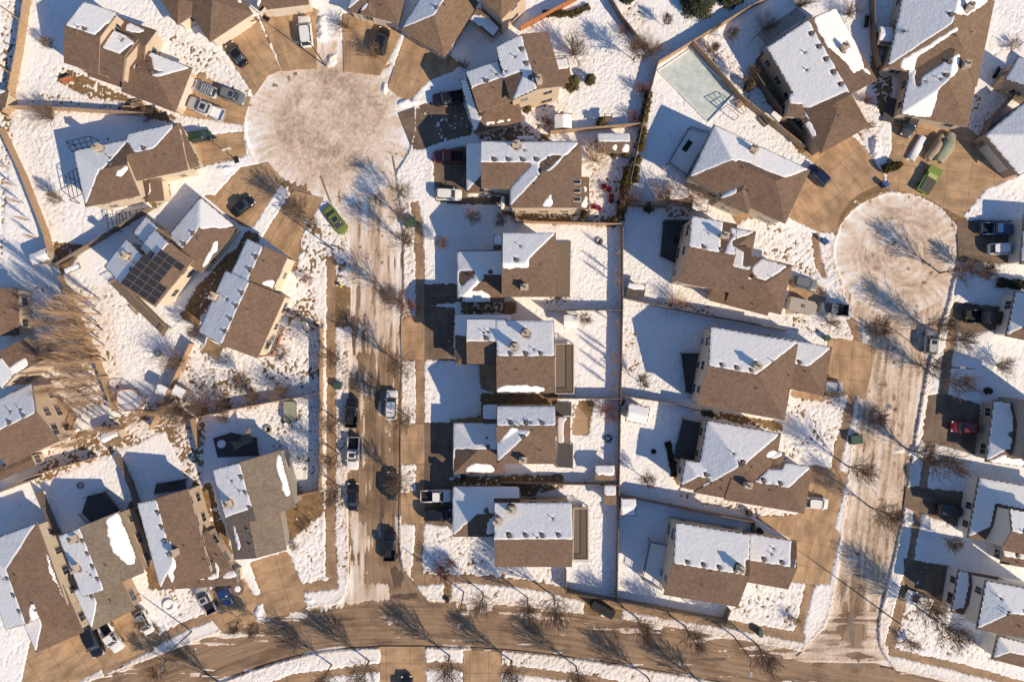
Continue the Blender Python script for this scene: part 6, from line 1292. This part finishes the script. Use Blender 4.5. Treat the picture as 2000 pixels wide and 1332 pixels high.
q = MB(); q.box(0, 0, 1.8, .45, .45, .1); q.build('roof_hatch', M['vent'], r_)
q = MB(); q.tube((L_ / 2, 0, .5), (L_ / 2 + .9, 0, .5), .06, .05, 6); q.build('hitch', M['dark_metal'], r_)
for sy in (-1, 1): q = MB(); q.tube((-.2, sy * .95 - .1, .32), (-.2, sy * .95 + .1, .32), .32, .32, 12); q.build('wheel', M['rubber'], r_)
# ------------------------------------------------------------------ lamp posts
def lamp(px, py, arm_px, h, label):
    x, y = P(px, py); root = empty('street_lamp', (x, y, 0)); tag(root, label, 'street lamp', 'street lamps')
    q = MB(); q.tube((0, 0, -.1), (0, 0, h), .11, .06, 8); q.build('pole', M['dark_metal'], root)
    ax, ay = P(*arm_px); d = Vector((ax - x, ay - y)).normalized() * 1.8; q = MB(); q.tube((0, 0, h - .1), (d.x, d.y, h + .25), .05, .04, 6); q.build('arm', M['dark_metal'], root)
    q = MB(); q.box(d.x * 1.1, d.y * 1.1, h + .2, .75, .3, .12, math.atan2(d.y, d.x)); q.build('lamp_head', M['metal'], root)
lamp(635, 128, (600, 128), 8.0, 'street lamp on the snow tongue at the head of the round turnaround'); lamp(906, 1155, (900, 1215), 8.0, 'street lamp on the boulevard right of the main street mouth')
lamp(1432, 1241, (1430, 1300), 8.0, 'street lamp on the curved snow bank by the bottom road'); lamp(1718, 1189, (1690, 1170), 9.5, 'tall street lamp at the mouth of the right-hand street')
lamp(653, 488, (700, 500), 8.0, 'street lamp on the corner lawn beside the lime green car'); lamp(375, 1232, (360, 1290), 8.0, 'street lamp on the snow strip by the lower left driveways')
lamp(1846, 717, (1800, 712), 7.0, 'street lamp beside the pavement left of the shaded lawn at right')
# ------------------------------------------------------------------ boxes, bins, hydrant, rings
def util(px, py, rz, m, label, s=(1.6, 1.2, 1.0)):
    x, y = P(px, py); root = empty('utility_box', (x, y, 0), R(rz)); tag(root, label, 'utility box'); q = MB(); q.box(0, 0, .1, s[0], s[1], s[2] - .1); q.build('cabinet', M[m], root)
    q = MB(); q.box(0, 0, s[2], s[0] + .1, s[1] + .1, .06); q.build('lid', M[m], root); q = MB(); q.box(0, 0, -.02, s[0] + .3, s[1] + .3, .14); q.build('plinth', M['kerb'], root)
util(803, 436, 12, 'plastic_green', 'green utility box with a snowy rim on the right bank of the main street'); util(1668, 857, 8, 'plastic_green', 'green utility box on the left bank of the right-hand street')
util(661, 753, 0, 'plastic_green', 'small green utility box on the boulevard strip by the pavement', (1.1, .9, .8)); util(1175, 1184, -28, 'tarp_black', 'long dark mail cabinet by the bottom pavement', (3.6, 1.2, 1.5)); util(1482, 1232, 0, 'plastic_green', 'narrow green utility post cabinet on the bottom pavement', (.5, 1.0, 1.0))
util(874, 1170, 0, 'tarp_black', 'small dark drain box at the kerb of the bottom road', (.5, .5, .5)); util(1184, 1196, 0, 'clean_snow', 'pair-wide white parcel box next to the dark mail cabinet', (1.6, .6, .6)); util(1608, 472, -40, 'plastic_blue', 'small light blue box at the pavement end by the right turnaround', (.9, .5, .9))
x, y = P(667, 560); r_ = empty('fire_hydrant', (x, y, 0)); tag(r_, 'yellow fire hydrant on the bare patch by the main street', 'fire hydrant')
q = MB(); q.tube((0, 0, 0), (0, 0, .75), .16, .16, 10); q.tube((0, 0, .75), (0, 0, .9), .2, .08, 10); q.build('barrel', M['yellow'], r_); q = MB(); q.tube((-.28, 0, .55), (.28, 0, .55), .08, .08, 8); q.build('outlet', M['yellow'], r_)
def ringpit(px, py, rad, label, m='stone', snow=True):
    x, y = P(px, py); root = empty('fire_pit', (x, y, 0)); tag(root, label, 'fire pit'); q = MB(); q.ring(0, 0, 0, .38, rad * .62, rad, 18); q.build('rim', M[m], root)
    q = MB(); q.prism([(rad * .6 * math.cos(t * .4), rad * .6 * math.sin(t * .4)) for t in range(16)], 0, .15 if snow else .12); q.build('bowl', M['clean_snow' if snow else 'tarp_black'], root)
ringpit(310, 690, .55, 'round fire pit in the big white yard beside the leaning poplars'); ringpit(159, 947, .52, 'round fire pit in the blue-shaded yard at lower left'); ringpit(524, 838, .62, 'stone ring in the yard with the tool chest', 'stone', False)
ringpit(1170, 472, .60, 'fire pit with a dark bowl in the yard below the tan fence', 'stone', False); ringpit(1187, 856, .58, 'dark ringed fire pit in shade by the long back fence', 'dark_metal'); ringpit(1276, 881, .38, 'small dark fire pit in the yard left of the dark deck', 'dark_metal', False)
ringpit(332, 1181, .95, 'wide snow-filled planter ring on the speckled lawn', 'clean_snow'); ringpit(1250, 940, .3, 'little tree ring', 'stone') if False else None
r0 = None
for i, (px, py) in enumerate([(1178, 366), (1188, 372), (1193, 384), (1193, 394), (1158, 405), (1170, 408)]):
    x, y = P(px, py); root = empty('garden_chair', (x, y, 0), R(40 * i + 200)); tag(root, 'red garden chair of the loose circle on the snowy patio by the skylight house', 'chair', 'red patio chairs')
    q = MB(); q.box(0, 0, .38, .62, .6, .06); q.build('seat', M['plastic_red'], root); q = MB(); q.box(-.34, 0, .38, .08, .62, .65); q.build('backrest', M['plastic_red'], root)
    for sy in (-1, 1): q = MB(); q.box(0, sy * .33, .58, .66, .12, .04); q.build('armrest', M['plastic_red'], root)
    for sx in (-1, 1):
        for sy in (-1, 1): q = MB(); q.box(sx * .26, sy * .3, 0, .06, .06, .4); q.build('leg', M['plastic_red'], root)
def drum(px, py, rad, h, m, name, label, cat, lidm=None):
    x, y = P(px, py); root = empty(name, (x, y, 0)); tag(root, label, cat); q = MB(); q.tube((0, 0, 0), (0, 0, h), rad * .95, rad, 18); q.build('body', M[m], root); q = MB(); q.tube((0, 0, h), (0, 0, h + .06), rad * .98, rad * .9, 18); q.build('lid', M[lidm or m], root); return root
drum(468, 1146, 1.05, .8, 'tarp_tan', 'hot_tub', 'round covered tub with snow on its lid at the end of a driveway', 'hot tub', 'vent'); q = MB(); q.tube((0, 0, .86), (0, 0, .93), .5, .35, 9); o = q.build('snow_patch', M['clean_snow']); o.parent = bpy.data.objects['hot_tub']
drum(248, 659, .35, .9, 'white' if 'white' in M else 'clean_snow', 'rain_barrel', 'white rain barrel behind the solar panel house', 'barrel') if False else drum(248, 579, .45, .7, 'clean_snow', 'patio_heater', 'round white table on the deck behind the solar panel house', 'table')
drum(178, 1002, 1.0, .7, 'tarp_black', 'patio_table', 'round snow-covered patio table on the dark deck above the grey roof', 'table', 'clean_snow'); drum(436, 866, .62, .72, 'clean_snow', 'patio_table', 'round white patio table on the dark red mat beside the pergola', 'table')
def pairbin(px, py, m, label):
    x, y = P(px, py); root = empty('waste_bin', (x, y, 0), random.random()); tag(root, label, 'bin'); q = MB(); q.box(0, 0, .05, .6, .7, .95, 0, 0, 1.08); q.build('body', M[m], root); q = MB(); q.box(0, 0, 1.0, .7, .8, .07); q.build('lid', M[m], root)
    for sy in (-1, 1): q = MB(); q.tube((-.3, sy * .3 - .04, .1), (-.3, sy * .3 + .04, .1), .1, .1, 8); q.build('wheel', M['rubber'], root)
pairbin(366, 290, 'plastic_green', 'green waste bin beside the dark green car'); pairbin(1374, 806, 'tarp_black', 'left of two dark bins in the passage under the big brown roof'); pairbin(1387, 808, 'tarp_black', 'right of two dark bins in the passage under the big brown roof')
pairbin(1461, 1000, 'tarp_black', 'dark bin at the end of the fence above the white storage shed'); pairbin(1481, 1034, 'tarp_black', 'dark bin beside the long gabled house'); pairbin(1612, 660, 'plastic_green', 'green bin at the corner of the snowy garage roof'); pairbin(905, 930, 'tarp_black', 'black bin between the two snowy-roofed houses left of the fence'); pairbin(1724, 362, 'plastic_blue', 'bluish bin at the snow bank of the right turnaround')
# ------------------------------------------------------------------ decks and outdoor furniture
def deck(poly, h, m, label, rail=True, railm='dark_metal', group='wooden decks', step=1.1, name='deck'):
    w_ = [Vector(P(*p, h)) for p in poly]; o0 = w_[0]; root = empty(name, (o0.x, o0.y, 0)); tag(root, label, 'deck', group)
    q = MB(); q.prism([tuple(p - o0) for p in w_], h - .18, h); q.build('floor', M[m], root)
    q = MB()
    for p in w_: c = p - o0; q.box(c.x, c.y, -.05, .14, .14, h - .1)
    q.build('support', M['bark'], root)
    if rail:
        q = MB(); n = len(w_)
        for i in range(n - (1 if rail == 'open' else 0)):
            a, b = w_[i] - o0, w_[(i + 1) % n] - o0; l = (b - a).length; rz = math.atan2(b.y - a.y, b.x - a.x); c = (a + b) / 2; q.box(c.x, c.y, h + .95, l, .09, .06, rz); q.box(c.x, c.y, h + .12, l, .05, .05, rz)
            k = max(1, int(l / .3))
            for j in range(k): p = a + (b - a) * (j / k); q.box(p.x, p.y, h, .05, .05, .95, rz)
        q.build('railing', M[railm], root)
    return root
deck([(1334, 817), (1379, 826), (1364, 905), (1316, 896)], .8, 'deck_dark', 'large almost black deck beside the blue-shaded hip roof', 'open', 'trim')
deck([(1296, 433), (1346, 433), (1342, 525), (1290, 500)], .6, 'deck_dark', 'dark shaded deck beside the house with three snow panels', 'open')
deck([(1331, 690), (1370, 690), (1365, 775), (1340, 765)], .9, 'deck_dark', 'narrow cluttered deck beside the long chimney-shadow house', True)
deck([(1268, 1055), (1302, 1062), (1290, 1148), (1253, 1128)], 1.2, 'clean_snow', 'snowy deck with dark railings beside the long gabled house', True)
deck([(1087, 472), (1115, 472), (1113, 580), (1087, 580)], .5, 'deck', 'brown board deck right of the house with the white snow triangle', False)
deck([(1084, 672), (1120, 672), (1120, 768), (1084, 768)], 1.0, 'deck', 'brown deck with white railing on the middle house of the centre row', True, 'trim')
deck([(1120, 990), (1148, 990), (1148, 1092), (1118, 1092)], .9, 'deck', 'striped deck with white railing beside the street corner house', True, 'trim')
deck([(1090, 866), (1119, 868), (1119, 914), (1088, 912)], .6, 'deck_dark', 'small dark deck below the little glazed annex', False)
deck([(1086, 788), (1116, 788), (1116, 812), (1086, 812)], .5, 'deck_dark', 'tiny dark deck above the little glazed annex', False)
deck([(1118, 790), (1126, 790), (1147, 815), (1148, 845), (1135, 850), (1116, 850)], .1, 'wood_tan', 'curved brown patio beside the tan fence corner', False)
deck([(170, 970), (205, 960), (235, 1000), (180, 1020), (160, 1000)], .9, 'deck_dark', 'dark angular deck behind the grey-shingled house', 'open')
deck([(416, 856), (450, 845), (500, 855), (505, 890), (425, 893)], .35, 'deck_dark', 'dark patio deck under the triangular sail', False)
deck([(116, 780), (150, 815), (140, 840), (118, 830)], 1.2, 'wood_tan', 'orange-brown deck beside the beige window wall', 'open', 'wood_tan')
deck([(1480, 60), (1560, 10), (1590, 30), (1500, 85)], .4, 'clean_snow', 'snowy patio under the slatted pergola at the top', False)
deck([(1304, 320), (1345, 252), (1385, 262), (1340, 345)], .7, 'clean_snow', 'snow-covered deck with a covered boat-like chair beside the hip bungalow', True)
deck([(215, 555), (235, 545), (330, 640), (318, 655)], .9, 'deck', 'long brown deck behind the solar panel house', 'open', 'wood_tan')
deck([(228, 768), (240, 760), (262, 760), (284, 775), (286, 788), (270, 800), (245, 802), (230, 790)], .9, 'clean_snow', 'eight-sided snowy deck with an orange-brown side in the lower left yards', True, 'wood_red')
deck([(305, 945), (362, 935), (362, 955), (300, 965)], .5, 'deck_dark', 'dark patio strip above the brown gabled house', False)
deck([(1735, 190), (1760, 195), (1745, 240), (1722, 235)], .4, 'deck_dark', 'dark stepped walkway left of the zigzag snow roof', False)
# pergolas: open frames of beams
def pergola(c4, h, n, label, m='dark_metal', solid=False):
    w_ = [Vector(P(*p, h)) for p in c4]; o0 = w_[0]; root = empty('pergola', (o0.x, o0.y, 0)); tag(root, label, 'pergola', 'pergolas')
    for p in w_: c = p - o0; q = MB(); q.box(c.x, c.y, 0, .09, .09, h); q.build('post', M[m], root)
    q = MB(); 
    for i in range(n + 1):
        t = i / n; a = w_[0].lerp(w_[1], t) - o0; b = w_[3].lerp(w_[2], t) - o0; c = (a + b) / 2; q.box(c.x, c.y, h, (b - a).length, .06, .09, math.atan2(b.y - a.y, b.x - a.x))
    for i in range(max(2, n // 3) + 1):
        t = i / max(2, n // 3); a = w_[0].lerp(w_[3], t) - o0; b = w_[1].lerp(w_[2], t) - o0; c = (a + b) / 2; q.box(c.x, c.y, h + .12, (b - a).length, .06, .08, math.atan2(b.y - a.y, b.x - a.x))
    q.build('rafters', M[m], root)
pergola([(1478, 68), (1555, 18), (1575, 32), (1496, 86)], 2.5, 22, 'slatted pergola along the wide pale roof at the top', 'wood_grey')
pergola([(130, 278), (176, 267), (184, 285), (140, 296)], 2.4, 4, 'black metal pergola frame above the house left of the turnaround'); pergola([(128, 345), (150, 330), (160, 380), (138, 392)], 2.4, 3, 'dark frame beside the snowy hip left of the turnaround')
pergola([(1418, 207), (1445, 195), (1458, 215), (1443, 228)], 2.2, 3, 'little pale play frame beside the ice rink', 'wood_tan'); pergola([(206, 420), (226, 418), (233, 452), (215, 454)], 1.0, 2, 'dark goal-like frame lying in the shaded yard'); pergola([(232, 418), (245, 415), (250, 440), (236, 444)], .5, 2, 'thin garden bed frame nearest the goal-like frame'); pergola([(252, 415), (280, 408), (282, 420), (258, 427)], .5, 2, 'longer garden bed frame beside the house wall')
pergola([(1300, 430), (1345, 430), (1345, 462), (1298, 462)], 2.3, 7, 'dark pergola over the shaded deck by the three snow panels')
# sail canopies
def sail(pts, label, m):
    w_ = [V3(px, py, z) for px, py, z in pts]; o0 = w_[0]; root = empty('shade_sail', (o0.x, o0.y, 0)); tag(root, label, 'canopy', 'shade canopies')
    c = sum(w_, Vector()) / len(w_); c.z -= .35; q = MB(); off = Vector((o0.x, o0.y, 0)); n = len(w_)
    for i in range(n):
        a, b = w_[i] - off, w_[(i + 1) % n] - off; mdl = (a + b) / 2 * .86 + (c - off) * .14; q.poly([a, mdl, c - off]); q.poly([mdl, b, c - off])
    q.build('cloth', m, root)
    for p in w_: pb = MB(); d = p - off; pb.tube((d.x, d.y, 0), (d.x, d.y, p.z + .05), .05, .05, 6); pb.build('post', M['dark_metal'], root)
sail([(392, 685, 2.9), (405, 662, 2.6), (438, 676, 2.7), (428, 707, 3.0)], 'tan four-cornered canopy below the two-part house', mat('canvas', (.26, .19, .11), .9, .15, 2)); sail([(446, 862, 2.4), (465, 860, 2.8), (490, 835, 2.9), (495, 862, 2.3), (458, 880, 2.6)], 'brown shade sail over the dark patio deck', mat('sail_cloth', (.22, .18, .13), .9, .15, 2))
q = empty('deck_box', (0, 0, 0)); tag(q, 'grey flat-topped tool chest with two drums beside it in the sunny yard', 'chest'); x, y = P(569, 802); q.location = (x, y, 0); b1 = MB(); b1.box(0, 0, 0, 1.7, 2.8, .9); b1.build('body', M['wood_grey'], q); b1 = MB(); b1.box(0, 0, .9, 1.8, 2.9, .08); b1.build('lid', M['tarp_green'], q)
for i, (px, py) in enumerate([(561, 828), (586, 824)]): drum(px, py, .36, .6, 'tarp_green', 'water_barrel', ('left' if i == 0 else 'right') + ' of two small drums below the grey tool chest', 'barrel', 'clean_snow')
# outdoor sofa, spas, benches
q = empty('flag_pole', (*P(217, 806), 0)); tag(q, 'thin pole with a red and white flag in the lower left garden', 'flag'); b1 = MB(); b1.tube((0, 0, 0), (0, 0, 4.5), .04, .03, 6); b1.build('pole', M['trim'], q)
b1 = MB(); b1.box(-.35, 0, 3.6, .7, .03, .7); b1.build('flag', M['trim'], q)
b1 = MB()
for dx in (-.6, -.1): b1.box(dx, 0, 3.6, .2, .045, .7)
b1.build('flag_band', M['plastic_red'], q)

def hoop(px, py, toward, label):
    x, y = P(px, py); tx, ty = P(*toward); a = math.atan2(ty - y, tx - x); root = empty('basketball_hoop', (x, y, .05), a); tag(root, label, 'basketball hoop')
    q = MB(); q.tube((0, 0, 0), (0, 0, 3.1), .06, .05, 8); q.build('pole', M['dark_metal'], root); q = MB(); q.box(-.1, 0, 0, .9, .7, .15); q.build('base', M['tarp_black'], root)
    q = MB(); q.box(.7, 0, 2.8, .05, 1.35, .95); q.build('backboard', M['trim'], root); q = MB(); q.ring(.98, 0, 3.03, 3.06, .21, .25, 12); q.build('hoop_ring', M['wood_red'], root); q = MB(); q.tube((0, 0, 3.05), (.7, 0, 3.1), .04, .04, 6); q.build('arm', M['dark_metal'], root)
hoop(522, 38, (560, 70), 'basketball hoop at the corner of the white car driveway'); hoop(462, 312, (455, 290), 'basketball hoop at the edge of the dark green car driveway')
def bench(px, py, a, m, label, name='garden_bench'):
    x, y = P(px, py); root = empty(name, (x, y, 0), R(a)); tag(root, label, 'bench'); q = MB(); q.box(0, 0, .4, 1.7, .6, .08); q.build('seat', M[m], root); q = MB(); q.box(0, .28, .45, 1.7, .08, .5); q.build('backrest', M[m], root)
    for sx in (-.7, .7): q = MB(); q.box(sx, 0, 0, .1, .55, .4); q.build('leg', M[m], root)
bench(1447, 205, 40, 'wood_tan', 'bench on the trampled snow right of the play frame'); bench(1488, 240, -50, 'wood_grey', 'snow-edged grey bench against the fence below the play frame'); bench(1943, 145, 60, 'tarp_black', 'dark bench in the shaded side garden at the right edge')
bench(1690, 45, 85, 'tarp_black', 'dark bench behind the patchy snow roof'); bench(135, 160, 20, 'wood_red', 'reddish bench at the back corner of the top left house'); bench(255, 215, 5, 'wood_tan', 'tan bench on the clutter strip below the top left house'); bench(342, 945, 8, 'tarp_black', 'dark bench on the patio strip above the brown gabled house')
def table(px, py, a, m, label):
    x, y = P(px, py); root = empty('picnic_table', (x, y, 0), R(a)); tag(root, label, 'table'); q = MB(); q.box(0, 0, .72, 1.8, .8, .06); q.build('tabletop', M[m], root)
    for sy in (-.75, .75): q = MB(); q.box(0, sy, .42, 1.8, .28, .05); q.build('seat', M[m], root)
    for sx in (-.7, .7): q = MB(); q.box(sx, 0, 0, .1, 1.3, .42); q.box(sx, 0, .4, .1, .3, .32); q.build('leg', M[m], root)
table(272, 208, 10, 'wood_tan', 'picnic table on the clutter strip below the top left house'); table(1340, 288, 55, 'tarp_black', 'dark square table on the snow-covered deck of the hip bungalow'); table(1325, 470, 5, 'tarp_black', 'dark table on the shaded deck by the three snow patches'); table(270, 600, -45, 'wood_tan', 'tan table on the long brown deck behind the solar house'); table(255, 778, 20, 'tarp_black', 'dark table on the eight-sided snowy deck')
